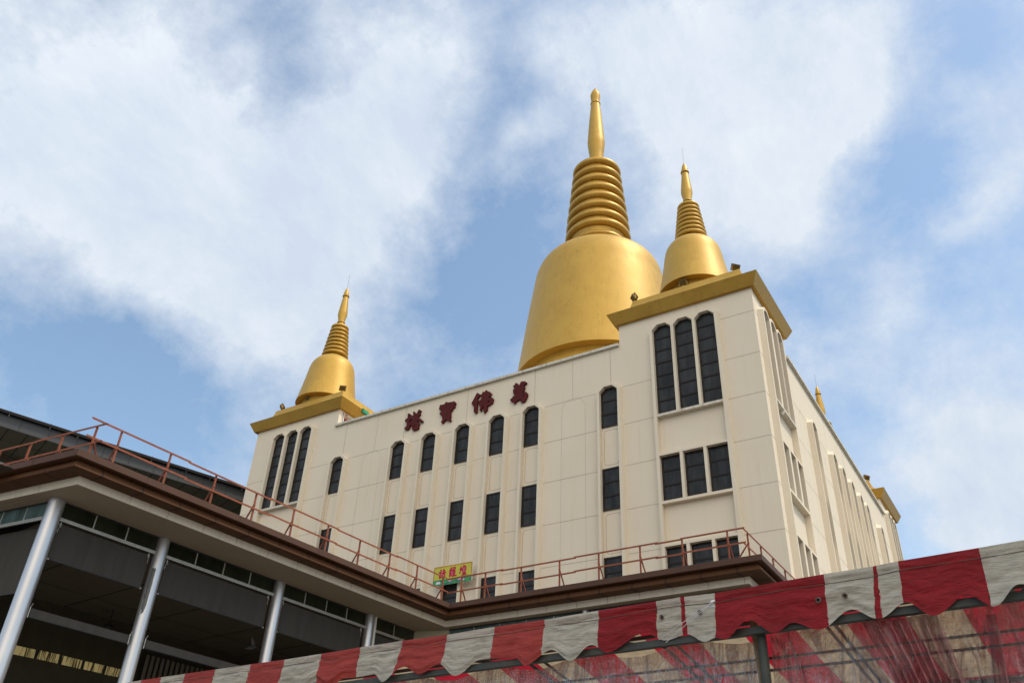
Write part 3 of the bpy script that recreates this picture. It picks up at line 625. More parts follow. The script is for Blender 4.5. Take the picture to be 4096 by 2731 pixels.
# cream end wall between the two wings, and the walls of the right arm behind the tent
m=MB(); A=wing(-.50,2.0); B=ra
m.face([(A.x,A.y,0),(B.x,B.y,0),(B.x,B.y,9.93),(A.x,A.y,9.93)]); 
A2=PI_+Ldir[2]*-.66+segn[2]*1.02; B2=PI_+Ldir[2]*10.4+segn[2]*1.02
m.face([(A2.x,A2.y,0),(B2.x,B2.y,0),(B2.x,B2.y,9.49),(A2.x,A2.y,9.49)]); m.face([(B2.x,B2.y,0),(B2.x,-.3,0),(B2.x,-.3,9.49),(B2.x,B2.y,9.49)])
m.build('end_wall',simple('cream_end_wall',(.42,.38,.27),.8,0,.06,.6),hall,fixn=False)
# interior: ceiling with dark beads, back wall, corrugated partition, curtained windows
nI=segn[1]; dW=-Ldir[1]   # nI points inside, dW runs from the inner corner towards the street
def IN(s,t,z): p=PI_+dW*s+nI*t; return Vector((p.x,p.y,z))
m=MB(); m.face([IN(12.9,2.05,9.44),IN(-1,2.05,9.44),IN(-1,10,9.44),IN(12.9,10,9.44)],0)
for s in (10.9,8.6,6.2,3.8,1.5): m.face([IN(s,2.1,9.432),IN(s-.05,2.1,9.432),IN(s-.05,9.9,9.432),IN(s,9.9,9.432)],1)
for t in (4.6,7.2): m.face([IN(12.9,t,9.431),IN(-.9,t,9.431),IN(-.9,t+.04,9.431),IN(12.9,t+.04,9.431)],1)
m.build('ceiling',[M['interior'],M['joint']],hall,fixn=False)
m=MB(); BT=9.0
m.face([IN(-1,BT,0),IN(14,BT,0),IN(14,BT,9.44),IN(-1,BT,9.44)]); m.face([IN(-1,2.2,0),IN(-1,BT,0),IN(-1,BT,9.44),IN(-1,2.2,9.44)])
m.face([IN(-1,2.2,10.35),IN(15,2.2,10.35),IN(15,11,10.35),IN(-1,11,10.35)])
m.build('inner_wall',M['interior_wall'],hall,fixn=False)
z8=Z(0,2000,1000/2145)
def inpt(px,py,t): return atp(*z8(px,py),IN(0,t,0),(nI.x,nI.y,0))
m=MB(); pl=inpt(1230,1440,BT-.3); pr_=inpt(2145,1560,BT-.3)
sl=(Vector((pl.x,pl.y))-PI_).dot(dW)
for i in range(60):
    s0=sl-.2*i
    if s0<-.8: break
    m.face([IN(s0,BT-.3,0),IN(s0-.1,BT-.3,0),IN(s0-.1,BT-.3,8.6),IN(s0,BT-.3,8.6)]); m.face([IN(s0-.1,BT-.3,0),IN(s0-.12,BT-.2,0),IN(s0-.12,BT-.2,8.6),IN(s0-.1,BT-.3,8.6)]); m.face([IN(s0-.12,BT-.2,0),IN(s0-.2,BT-.2,0),IN(s0-.2,BT-.2,8.6),IN(s0-.12,BT-.2,8.6)])
m.build('corrugated_partition',simple('corrugated_sheet',(.16,.14,.11),.7),hall,fixn=False)
cur,nt,bs=newmat('gold_curtain_glow'); wv=nz(nt,geo(nt,(9,9,.5)),1.9,1,.3,1.6)
L(nt,mix(nt,ramp(nt,wv,.40,.52),(.08,.05,.02),(.62,.50,.24)),bs.inputs['Base Color']); bs.inputs['Roughness'].default_value=.7; L(nt,mix(nt,ramp(nt,wv,.42,.53),(.02,.015,.0),(.62,.48,.20)),bs.inputs['Emission Color']); bs.inputs['Emission Strength'].default_value=.22  # weak emission paints in daylight on the curtains; no lamp there
for q in (((120,1240),(305,1280),(285,1355),(90,1315)),((345,1285),(510,1322),(490,1400),(310,1358)),((535,1330),(705,1372),(685,1445),(515,1405)),((730,1378),(892,1415),(875,1485),(708,1448)),((915,1420),(1068,1458),(1060,1527),(895,1492))):
    P=[inpt(*p,BT-.02) for p in q]; fr=MB(); c=sum((Vector(p) for p in P),Vector((0,0,0)))/4
    O=[c+(p-c)*1.10 for p in P]; P2=[p-Vector((nI.x,nI.y,0))*.02 for p in P]; fr.strip(O+[O[0]],P+[P[0]]); w=fr.build('window',M['dark'],hall,fixn=False)
    g=MB(); g.face(P2); g.build('curtain',cur,w,fixn=False)
# ceiling fans
def fan(loc,rot,label):
    t=thing('ceiling_fan',loc,label,'fan','ceiling fans under the hall ceiling')
    m=MB(); m.tube([(loc[0],loc[1],9.43),(loc[0],loc[1],loc[2]+.1)],.02,8); m.build('rod',M['dark'],t)
    m=MB(); m.lathe([(.02,loc[2]+.12),(.12,loc[2]+.10),(.16,loc[2]+.02),(.14,loc[2]-.06),(.02,loc[2]-.09)],(loc[0],loc[1]),20); m.build('motor',M['dark'],t,40)
    for k in range(3):
        a=rot+k*2*PI/3; d=Vector((math.cos(a),math.sin(a),0)); m=MB(); c=Vector(loc); m.bar(c+d*.1,c+d*.35,.04,.015)
        n_=Vector((-d.y,d.x,.12)); m.face([c+d*.3-n_*.06,c+d*1.0-n_*.08,c+d*1.0+n_*.08,c+d*.3+n_*.06]); m.build('blade',M['dark'],t,fixn=False)
q=at(*z8(925,1095),2,8.85); fan((q.x,q.y,8.85),.4,'dark three blade ceiling fan in the first open bay past the corner column')
q=at(*z8(1120,1130),2,8.85); fan((q.x-1.6,q.y+1.0,8.85),1.2,'dark three blade ceiling fan deeper in the hall behind the peeling column')
# pigeon in flight inside the third bay
z9=Z(900,2100,1100/2352)
pc=atp(*z9(222,1043),IN(0,4.0,0),(nI.x,nI.y,0)); pg=thing('pigeon',pc,'grey pigeon flying under the hall ceiling between silver columns','bird')
m=MB(); rt=cR.copy(); rt.z=0; rt.normalize(); up=Vector((0,0,1)); bk=up.cross(rt)
bp=[(-.17,-.045,.012),(-.13,-.035,.03),(-.07,-.01,.06),(0,0,.07),(.07,.01,.055),(.11,.03,.036),(.14,.045,.038),(.165,.045,.02),(.19,.038,.006)]
m.tube([pc+rt*x-up*(-y_) for x,y_,r in bp],[r for _,_,r in bp],12); m.build('body',simple('pigeon_grey',(.10,.10,.12),.7),pg,60)
def feather(root,tip,wd,n=7):
    m=MB(); A=[];B=[]
    for i in range(n+1):
        t=i/n; p=root+(tip-root)*t+bk*.03*math.sin(t*PI); w=wd*(1-.75*t*t); A.append(p-rt*w*.3); B.append(p+rt*w*.7)
    m.strip(A,B); return m
feather(pc+up*.03+rt*.02,pc+up*.30-rt*.03,.12).build('wing',simple('pigeon_wing',(.22,.21,.20),.7),pg,60,fixn=False)
feather(pc+up*.02+rt*.03-bk*.03,pc+up*.16+rt*.10-bk*.16,.11).build('wing',simple('pigeon_wing_dark',(.12,.12,.13),.7),pg,60,fixn=False)
m=MB(); m.face([pc-rt*.14-up*.03,pc-rt*.27-up*.06+bk*.04,pc-rt*.28-up*.075-bk*.04]); m.build('tail',simple('pigeon_tail',(.05,.05,.06),.7),pg,fixn=False)

# ------------------------------------------------------------------ railings
def railing(A,B,hA,hB,posts,inward,label,ext0=0,ext1=0,mid=(.62,.62),brace=True,secs=None):
    """A,B plan ends; hA,hB top rail heights; posts = distances along"""
    A=Vector((A.x,A.y,0));B=Vector((B.x,B.y,0)); d=(B-A).normalized(); Ln=(B-A).length; iw=Vector((inward.x,inward.y,0))
    t=thing('roof_railing',A+Vector((0,0,EZ)),label,'railing','red oxide railings along the canopy roof')
    hz=lambda s:hA+(hB-hA)*s/Ln
    secs=secs or [-ext0]+[x for x in seg_s(0,2.3,3.55,Ln-.8)]+[Ln+ext1]
    for q in (1,0):
        for k in range(len(secs)-1):
            s0=secs[k]-(.04 if k else 0); s1=secs[k+1]+.04; m=MB()
            z=lambda s:(hz(s) if q else 10.5+(hz(s)-10.5)*mid[0])-(.035 if k%2 else 0)
            iwk=iw*(.02 if k%2 else 0)
            a=A+d*s0+Vector((0,0,z(s0)))-iwk; b_=A+d*s1+Vector((0,0,z(s1)))-iwk
            m.bar(a,b_,.008,.055); m.bar(a+iw*.024+Vector((0,0,.024)),b_+iw*.024+Vector((0,0,.024)),.05,.008)
            m.build('top_rail' if q else 'mid_rail',M['rail'],t)
    for s in posts:
        p=A+d*s+iw*.035; m=MB(); h=hz(s); m.bar(p+Vector((0,0,10.512)),p+Vector((0,0,h)),.045,.045,up=tuple(d)); po=m.build('post',M['rail'],t)
        if brace:
            m=MB(); hm=10.5+(h-10.5)*.70; a=p+iw*.03+Vector((0,0,hm)); m.bar(a,p+iw*.62+Vector((0,0,10.52)),.035,.035); m.bar(a-iw*.06+Vector((0,0,.03)),a+iw*.02+Vector((0,0,-.02)),.05,.03); m.build('brace',M['rail'],po)
rC=Vector((-12.0,-20.10)); rI=Vector((-10.67,-6.41)); rE=Vector((.485,-6.97))
z7=Z(0,1600,.4464); z4=Z(900,1600,.57405); z5=Z(1500,1450,.63776); z6=Z(2300,1600,.5422); zE=Z(2860,2080,.1913)
def along(pts,A,B,hmid):
    A=Vector(A);B=Vector(B); d=(B-A).normalized(); n=(-d.y,d.x,0); out=[]
    for p in pts: q=atp(*p,(A.x,A.y,0),n); out.append((Vector((q.x,q.y))-A).dot(d))
    return out
pw=along([z7(1105,270),z7(1545,468),z7(1950,660),z4(228,643),z4(490,760),z4(728,870),z4(950,968),z4(1158,1068),z4(1348,1152),z4(1525,1240)],rC,rI,11.8)
sw=along([z7(835,147),z7(1705,542),z4(325,683),z4(790,895),z4(1205,1082)],rC,rI,11.8)+[(rI-rC).length]
railing(rC,rI,11.89,11.77,pw,segn[1],'red railing above the long left eave with bolted sections',secs=sw,mid=(.64,))
pa=along([z5(543,1345),z5(690,1322),z5(915,1280),z5(1155,1240),z5(1400,1195),z6(475,1080),z6(785,1025),z6(1118,965)],rI,rE,11.7)
sa=[0]+along([z5(797,1298),z5(1255,1222),z6(600,1058),z6(785,1028)],rI,rE,11.7)+[(rE-rI).length]
railing(rI,rE,11.77,11.61,pa,segn[2],'red railing above the rear eave in front of the temple wall',secs=sa,mid=(.60,))
rQ=rE+Vector((.12,11.0))
pe=along([zE(700,300),zE(975,540),zE(1225,760),zE(1470,970)],rE,rQ,11.6)
railing(rE,rQ,11.61,11.61,pe+[pe[-1]+2,pe[-1]+4],segn[3],'red railing turning back along the right end of the canopy',secs=[0,pe[1]+1.4,pe[3]+.6,11],mid=(.57,))
rL=rC+dC*10; 
pl_=along([z7(870,222),z7(565,297),z7(280,365),z7(5,430)],rC,rL,11.89)
sl_=[-.15]+along([z7(340,347)],rC,rL,11.89)+[8.5]
A=rC; B=rL
railing(rC,rL,11.87,11.87,[s for s in pl_]+[pl_[-1]+1.6],segn[0],'red railing on the short street side left of the outer corner',secs=[-.05]+sl_[1:],mid=(.64,))

# ------------------------------------------------------------------ neighbouring building at the left
H=24.0
T0=at(*z7(-60,95),2,H); T1=at(*z7(2290,842),2,H); dd=(T1-T0); dd.z=0; Lb=dd.length; dd.normalize(); nb=Vector((-dd.y,dd.x,0))
T1=T0+dd*(Lb+16)
nbk=thing('neighbour_building',T0*1,'charcoal roofed building behind the left railing with olive soffit panels','building')
zf=atp(*z7(0,240),T0,nb).z; zf2=atp(*z7(1070,560),T0,nb).z
zf=(zf+zf2)/2
m=MB(); U=Vector((0,0,1)); lo=lambda p,z:Vector((p.x,p.y,z))
m.strip([lo(T0,H),lo(T1,H)],[lo(T0,zf),lo(T1,zf)]); m.strip([lo(T0,H),lo(T1,H)],[lo(T0+nb*14,H+1.0),lo(T1+nb*14,H+1.0)])
m.build('fascia',M['bgfascia'],nbk,fixn=False)
m=MB(); k=0
while k<Lb+14:
    p=T0+dd*k-nb*.012; m.bar(lo(p,H),lo(p,zf),.025,.02,up=tuple(dd)); k+=1.55
m.bar(lo(T0-nb*.02,zf+.02),lo(T1-nb*.02,zf+.02),.06,.05); m.build('fascia_joint',M['dark'],nbk)
m=MB(); m.bar(lo(T0-nb*.08,H+.10),lo(T1-nb*.08,H+.10),.30,.16)
m.build('roof_edge',M['joint'],nbk)
m=MB(); k=.8
while k<Lb+4:
    p=T0+dd*k-nb*.20; m.bar(lo(p,H-.12),lo(p,H+.26),.02,.02); k+=1.55 if int(k)%2 else 2.2
m.build('roof_clip',M['rod'],nbk)
sd=max(2.0,min(6.0,(at(*z7(0,475),2,zf)-T0).dot(nb))); m=MB(); m.face([lo(T0,zf),lo(T1,zf),lo(T1+nb*sd,zf),lo(T0+nb*sd,zf)]); m.build('soffit',M['bgsoffit'],nbk,fixn=False)
m=MB(); k=0
while k<Lb+14:
    p=T0+dd*k; m.face([lo(p,zf-.006),lo(p+dd*.05,zf-.006),lo(p+dd*.05+nb*sd,zf-.006),lo(p+nb*sd,zf-.006)]); k+=1.03
for t in (1.7,3.4): m.face([lo(T0+nb*t,zf-.007),lo(T1+nb*t,zf-.007),lo(T1+nb*(t+.03),zf-.007),lo(T0+nb*(t+.03),zf-.007)])
m.build('soffit_joint',M['joint'],nbk,fixn=False)
m=MB(); a=T0+nb*sd; c=T1+nb*sd; m.face([lo(a,zf-.5),lo(c,zf-.5),lo(c,zf),lo(a,zf)]); m.build('wall_band',M['interior'],nbk,fixn=False)
m=MB(); m.bar(lo(a,zf-.62),lo(c,zf-.62),.12,.2); k=0
while k<Lb+14: p=a+dd*k; m.bar(lo(p,zf-.7),lo(p,zf-3.5),.10,.10,up=tuple(dd)); k+=2.6
m.build('window_frame',M['white'],nbk)
m=MB(); m.face([lo(a,0),lo(c,0),lo(c,zf-.5),lo(a,zf-.5)]); m.build('window_wall',M['glass'],nbk,fixn=False)
m=MB(); k=0; A_=[];B_=[]
while k<Lb+14: A_.append(lo(a+dd*k-nb*(.05+.05*math.sin(k*9)),zf-.8)); B_.append(lo(a+dd*k-nb*(.05+.05*math.sin(k*9)),zf-2.6)); k+=.11
m.strip(A_,B_); m.build('curtain',simple('grey_curtain',(.30,.29,.24),.8),nbk,fixn=False)

# ------------------------------------------------------------------ striped tent
TH=3.7
ta0=at(*Z(900,2100,1100/2352)(0,1230),2,TH); tb0=at(*Z(3000,2100,1096/2352)(2352,140),2,TH)
te=(tb0-ta0); te.z=0; te.normalize(); tn=Vector((-te.y,te.x,0))
z10=Z(2000,2100,1100/2352); z11=Z(3000,2100,1096/2352); fu=Z(0,0,4096/2352)
def tp(p):
    q=atp(*p,ta0,tn); return (q-ta0).dot(te),q.z
def TP(s,o,z): q=ta0+te*s+tn*o; return Vector((q.x,q.y,z))
tent=thing('striped_tent',TP(4,1.5,0),'red and white striped marquee with scalloped valance and clear plastic sides','tent')
def fab(name,c,dirt,amt,transl=.25):
    m,nt,bs=newmat(name); f=nz(nt,geo(nt,(1,1,2)),3,6,.65); f2=nz(nt,geo(nt,(.9,.9,6)),4,8,.7); w=nz(nt,geo(nt,(1,1,1)),60,4)
    cc=mix(nt,ramp(nt,f,.3,.7),tuple(x*.86 for x in c),tuple(min(1,x*1.1) for x in c)); cr=nz(nt,geo(nt,(.9,.9,7)),2.2,6,.62,1.2); ca=N(nt,'ShaderNodeMath',operation='SUBTRACT'); L(nt,cr,ca.inputs[0]); ca.inputs[1].default_value=.5; cb_=N(nt,'ShaderNodeMath',operation='ABSOLUTE'); L(nt,ca.outputs[0],cb_.inputs[0]); cc=mix(nt,ramp(nt,cb_.outputs[0],0,.03,(.35,)*3,(0,0,0)),cc,tuple(x*.45 for x in c)); cc=mix(nt,ramp(nt,f2,.48,.70,(0,0,0),(amt,)*3),cc,dirt)
    L(nt,cc,bs.inputs['Base Color']); bs.inputs['Roughness'].default_value=.55; bs.inputs['Specular IOR Level'].default_value=.3
    h=N(nt,'ShaderNodeMath',operation='MULTIPLY_ADD'); L(nt,f2,h.inputs[0]); h.inputs[1].default_value=3.0; L(nt,w,h.inputs[2]); hc=N(nt,'ShaderNodeMath',operation='MULTIPLY_ADD'); L(nt,cb_.outputs[0],hc.inputs[0]); hc.inputs[1].default_value=9; L(nt,h.outputs[0],hc.inputs[2]); bump(nt,bs,hc.outputs[0],.5,.012)
    tr=N(nt,'ShaderNodeBsdfTranslucent'); L(nt,cc,tr.inputs[0]); ms=N(nt,'ShaderNodeMixShader'); ms.inputs[0].default_value=transl
    L(nt,bs.outputs[0],ms.inputs[1]); L(nt,tr.outputs[0],ms.inputs[2]); L(nt,ms.outputs[0],nt.nodes['Material Output'].inputs[0]); return m
FR=fab('red_pvc',(.30,.012,.018),(.13,.008,.01),.7); FRo=fab('faded_red_pvc',(.40,.055,.045),(.22,.02,.02),.6); FW=fab('grimy_white_pvc',(.53,.50,.43),(.22,.19,.14),.85)
z9_=Z(900,2100,1100/2352)
stripes=[ # (top pixel, bottom pixel) boundary, then material of the stripe that follows
 (fu(250,1574),None,1),(fu(345,1560),None,2),(fu(430,1548),None,1),(fu(505,1537),None,2),(fu(570,1527),None,1),
 (fu(657,1515),None,2),(fu(735,1503),None,1) ,]
bnd=[]
def addb(tpx,bpx,mt):
    s,_=tp(tpx); sb=tp(bpx)[0] if bpx else s-.04; bnd.append((s,sb,mt))
# 0 red, 1 white, 2 faded red
for px,mt in ((fu(345,1560),2),(fu(395,1552),1),(fu(430,1548),2),(fu(505,1537),1)): pass
addb(fu(250,1574),None,1); addb(fu(330,1563),None,2); addb(fu(375,1557),None,1); addb(fu(430,1548),None,2); addb(fu(500,1537),None,1)
for a,bq,mt in (((240,1190),(185,1349),2),((530,1155),(470,1349),1),((845,1103),(795,1349),2),((1180,1048),(1115,1349),1),((1540,992),(1470,1260),2),((1920,940),(1870,1195),1),((2325,875),(2280,1220),2)): addb(z9_(*a),z9_(*bq),mt)
bnd=[x for x in bnd]; 
for a,bq,mt in (((400,815),(370,1130),1),((860,738),(850,1010),0),((1350,658),(1355,930),1),((1555,620),(1570,935),0),((1590,613),(1610,940),1),((1850,588),(1865,985),0)): addb(z10(*a),z10(*bq),mt)
seam=len(bnd)
for a,bq,mt in (((645,430),(690,888),1),((1065,362),(1088,810),0),((1095,358),(1150,812),1),((1280,320),(1330,675),0),((1970,205),(2085,715),1)): addb(z11(*a),z11(*bq),mt)
sl_,_=bnd[-1][0],0
bnd.append((bnd[-1][0]+.75,bnd[-1][1]+.75,0)); bnd.append((bnd[-1][0]+.7,bnd[-1][1]+.7,1)); bnd.append((bnd[-1][0]+.6,bnd[-1][1]+.6,1))
low=[z9_(*p) for p in [(1370,1345),(1680,1280),(1985,1290)]]+[z10(*p) for p in [(240,1205),(630,1165),(930,1092),(1430,985),(1780,1005),(1950,990)]]+[z11(*p) for p in [(230,932),(620,905),(1120,812),(1590,785),(2120,717)]]
pk=[z10(1865,975)]+[z9_(*p) for p in [(1030,1310),(1280,1275),(1560,1218),(1850,1195),(2190,1155)]]+[z10(*p) for p in [(140,1135),(450,1070),(800,1030),(1250,930),(1600,935),(2150,825)]]+[z11(*p) for p in [(375,845),(880,733),(1350,673),(1870,608),(2330,530)]]
kp=sorted([(*tp(p),0) for p in low]+[(*tp(p),1) for p in pk])
s_=kp[0][0]; 
while s_>-3: s_-=.19; kp.insert(0,(s_,3.43-(.09 if len(kp)%2 else 0),0))
s_=kp[-1][0]
while s_<9.5: s_+=.19; kp.append((s_,3.43-(.09 if len(kp)%2 else 0),0))
def zlow(s):
    for i in range(len(kp)-1):
        if kp[i][0]<=s<=kp[i+1][0]:
            t=(s-kp[i][0])/(kp[i+1][0]-kp[i][0]+1e-9); t=.5-.5*math.cos(PI*t); return kp[i][1]*(1-t)+kp[i+1][1]*t
    return 3.35
ZT=[(-.87,3.012),(-.06,3.003),(.3,3.0),(.64,2.994),(.98,2.994),(1.33,2.996),(1.68,2.995),(2.02,2.989),(2.37,2.990),(2.71,2.985),(3.05,2.988),(3.38,2.989),(3.51,2.992),(3.70,2.984),(4.23,2.991),(4.45,2.991),(4.56,2.996),(4.89,2.998),(5.06,3.0),(7,3.0)]
KS=(TH-CAM.z)/(3-CAM.z); ZT=[(-9,3.7)]+[(a*KS,CAM.z+(z-CAM.z)*KS) for a,z in ZT]
def ztop(s):
    for i in range(len(ZT)-1):
        if ZT[i][0]<=s<=ZT[i+1][0]: t=(s-ZT[i][0])/(ZT[i+1][0]-ZT[i][0]); return ZT[i][1]*(1-t)+ZT[i+1][1]*t
    return TH
def fold(s,v,hh):
    """small drapes and creases of the hanging cloth"""
    a=mn.noise(Vector((s*.9,v*7,1.7)))*.016+(abs(mn.noise(Vector((s*2.2+v,v*11,4.2))))-.2)*.016+(abs(mn.noise(Vector((s*6,v*22-s*3,9.1))))-.2)*.007
    hem=-.012*math.exp(-((v-.18)/.03)**2)
    return a*(.25+v)+hem+.05*v*v*mn.noise(Vector((s*2.2,0,3)))
m=MB(); NV=26
for i in range(len(bnd)-1):
    s0,b0,mt=bnd[i]; s1,b1,_=bnd[i+1]; k=max(3,int((s1-s0)/.018)); G=[]
    for j in range(NV+1):
        v=j/NV; row=[]
        for q in range(k+1):
            st=s0+(s1-s0)*q/k; sb_=b0+(b1-b0)*q/k; wig=.008*mn.noise(Vector((i*3.1,v*3,2)))*min(1,v*4)
            s=st*(1-v)+sb_*v+wig; zb_=zlow(s); z=ztop(s)-v*(ztop(s)-zb_)
            row.append(TP(s,-.03-fold(s,v,0)*1.0,z))
        G.append(row)
    m.grid(G,lambda a,b_,mt=mt:mt)
val=m.build('valance',[FR,FW,FRo],tent,80)
sm=MB(); P=[TP(s*.02,-.046-fold(s*.02,.19,0),TH-.19*(TH-zlow(s*.02))*1.0) for s in range(-50,430)]
for i in range(0,len(P)-1,2):
    if i%4==0: pass
m2=MB(); m2.tube([TP(s*.02,-.040-fold(s*.02,.17,0),ztop(s*.02)-.066+.004*math.sin(s*.13)) for s in range(-50,430)],.0028,5); m2.build('hem_seam',simple('dark_thread',(.10,.06,.05),.8),tent)
# overlapping start of the right hand cloth with its own folded back edge
ey=[z10(1405,798),z10(1733,757),z11(607,658),z11(833,620)]
for p in ey:
    s,z=tp(p); v=(TH-z)/(TH-zlow(s)); c=TP(s,-.048-fold(s,v,0),z); m=MB()
    ringp=[c+te*.016*math.cos(a)+Vector((0,0,.016*math.sin(a))) for a in [i*2*PI/12 for i in range(13)]]; m.tube(ringp,.0045,6,cap=False); m.face([c+te*.012*math.cos(a)+Vector((0,0,.012*math.sin(a)))+tn*.004 for a in [i*2*PI/12 for i in range(12)]],1)
    m.build('eyelet',[M['eyelet'],M['joint']],tent,fixn=False)
# roof cloth: near and far slopes, striped across
RZ,RD=4.02,1.72
m=MB(); s=-2.0; k=0
bs_=[x[0] for x in bnd]; 
def roofcol(s):
    for i in range(len(bnd)-1):
        if bnd[i][0]<=s<bnd[i+1][0]: return bnd[i][2]
    return 1
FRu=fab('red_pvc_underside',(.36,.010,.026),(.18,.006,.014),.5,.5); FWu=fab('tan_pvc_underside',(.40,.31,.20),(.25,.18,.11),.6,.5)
sx_=[-1.6]
ws=[.42,.40]
edges=[]; s=-1.75; k=0
while s<9.2: w=.50 if k%2==0 else .46; edges.append((s,s+w,k%2)); s+=w; k+=1
for a,c,kk in edges:
    n=10; n2=12
    for o0,z0,o1,z1 in ((-.03,TH,RD,RZ),(RD,RZ,2*RD,TH)):
        G=[]
        for j in range(n2+1):
            v=j/n2; row=[]
            for q in range(n+1):
                s=a+(c-a)*q/n; dz=.018*mn.noise(Vector((s*1.7,v*2,o0)))*min(1,v*5)*min(1,(1-v)*5)-.03*math.sin(PI*v)
                row.append(TP(s,o0+(o1-o0)*v,z0+(z1-z0)*v+dz-(.001+TH-ztop(s))*(1-v if o0<0 else 0)))
            G.append(row)
        m.grid(G,lambda x,y,kk=kk:kk)
m.build('roof_cloth',[FRu,FWu],tent,80)
m=MB(); A=[TP(s*.05,2*RD,TH) for s in range(-30,180)]; B=[TP(s*.05,2*RD+.01,TH-.30-.05*math.sin(s*.8)) for s in range(-30,180)]; m.strip(A,B); m.build('rear_valance',FRu,tent,fixn=False)
# frame
def fbar(a,c,w,mt='steel',nm='frame_bar',h=None): m=MB(); m.bar(a,c,w,h,up=(0,0,1)); return m.build(nm,M[mt],tent)
fbar(TP(-1.8,.03,TH-.315),TP(9,.03,TH-.315),.05,nm='eave_bar'); fbar(TP(-1.8,.05,TH-.06),TP(9,.05,TH-.06),.04,nm='eave_bar'); fbar(TP(-1.8,2*RD-.04,TH-.06),TP(9,2*RD-.04,TH-.06),.045,nm='eave_bar')
def truss(o,zt,name='purlin_truss',dz=.11,s0=-1.8,s1=9,w=.022):
    m=MB(); m.bar(TP(s0,o,zt),TP(s1,o,zt),w); m.bar(TP(s0,o,zt-dz),TP(s1,o,zt-dz),w); s=s0; u=0
    m.build(name,M['steel'],tent)
def roofz(o): return TH+(RZ-TH)*(o/RD if o<RD else (2*RD-o)/RD)-.05
truss(RD,RZ-.06); truss(RD*1.42,roofz(RD*1.42)-.02); truss(RD*.55,roofz(RD*.55))
ps,_=tp(z11(60,1000))
for s in (ps,ps+3.1,ps-3.1):
    if s<ps: continue
    m=MB(); m.tube([TP(s,.10,0),TP(s,.10,TH-.28)],.034,14); m.bar(TP(s,.10,0),TP(s,.10,.02),.16); m.build('post',M['steel'],tent,30)
m=MB(); q0,_=tp(z10(2080,900)); q1,_=tp(z10(2150,1349)); 
m.bar(TP(q0,.22,TH-.10),TP(ps+.02,.22,1.2),.055,.03); m.build('timber_prop',M['wood'],tent)
for s in (ps-3.1,ps-1.55,ps,ps+1.55,ps+3.1):
    m=MB()
    for o0,o1 in ((.03,RD),(RD,2*RD-.04)): 
        a=TP(s,o0,roofz(o0)); c=TP(s,o1,roofz(o1)); m.bar(a,c,.022); m.bar(a-Vector((0,0,.13)),c-Vector((0,0,.13)),.022)
    m.build('rafter_truss',M['steel'],tent)
# clear plastic side sheet, creased and gathered
pm,nt,bs=newmat('clear_plastic_sheet')
f=nz(nt,geo(nt,(5,5,1.0)),1.6,5,.62,2.0); f2=nz(nt,geo(nt,(2,2,1.5)),5,5,.65,2.2)
fs_=N(nt,'ShaderNodeMath',operation='ADD'); L(nt,f,fs_.inputs[0]); L(nt,f2,fs_.inputs[1])
gl=N(nt,'ShaderNodeBsdfGlossy'); gl.inputs['Roughness'].default_value=.16; gl.inputs['Color'].default_value=(.8,.8,.82,1)
bb=N(nt,'ShaderNodeBump'); bb.inputs['Strength'].default_value=.9; bb.inputs['Distance'].default_value=.05; L(nt,fs_.outputs[0],bb.inputs['Height']); L(nt,bb.outputs[0],gl.inputs['Normal'])
tr=N(nt,'ShaderNodeBsdfTransparent'); tr.inputs[0].default_value=(.93,.90,.86,1); df=N(nt,'ShaderNodeBsdfTranslucent'); df.inputs[0].default_value=(.7,.66,.6,1); L(nt,bb.outputs[0],df.inputs['Normal'])
lw=N(nt,'ShaderNodeFresnel'); lw.inputs[0].default_value=1.45; L(nt,bb.outputs[0],lw.inputs['Normal'])
mr=N(nt,'ShaderNodeMath',operation='MULTIPLY_ADD'); L(nt,lw.outputs[0],mr.inputs[0]); mr.inputs[1].default_value=.85; mr.inputs[2].default_value=.0
m1=N(nt,'ShaderNodeMixShader'); L(nt,mr.outputs[0],m1.inputs[0]); L(nt,tr.outputs[0],m1.inputs[1]); L(nt,gl.outputs[0],m1.inputs[2])
def ridge(n,w,amp):
    a=N(nt,'ShaderNodeMath',operation='SUBTRACT'); L(nt,n,a.inputs[0]); a.inputs[1].default_value=.5
    b=N(nt,'ShaderNodeMath',operation='ABSOLUTE'); L(nt,a.outputs[0],b.inputs[0]); return ramp(nt,b.outputs[0],0,w,(amp,)*3,(0,0,0))
k1=nz(nt,geo(nt,(4.5,4.5,1.2)),1.2,3,.5,1.8); k2=nz(nt,geo(nt,(2.5,2.5,2.2)),3.5,3,.5,1.6); kg=ramp(nt,nz(nt,geo(nt,(1,1,1)),1.3,3),.42,.6)
kk_=mix(nt,1.0,ridge(k1,.026,.30),ridge(k2,.018,.20),'ADD'); kk_=mix(nt,1.0,kk_,kg,'MULTIPLY'); kk_=mix(nt,1.0,kk_,(.025,.025,.025),'ADD')  # pale crease lines paint in highlights on the wrinkles
L(nt,mix(nt,ridge(nz(nt,geo(nt,(3.2,3.2,.9)),1.2,3,.5,1.4),.055,.85),(.90,.86,.82),(.34,.24,.20)),tr.inputs[0])
m2_=N(nt,'ShaderNodeMixShader'); L(nt,kk_,m2_.inputs[0]); L(nt,m1.outputs[0],m2_.inputs[1]); L(nt,df.outputs[0],m2_.inputs[2])
L(nt,m2_.outputs[0],nt.nodes['Material Output'].inputs[0]); nt.nodes.remove(bs)
M['plastic']=pm
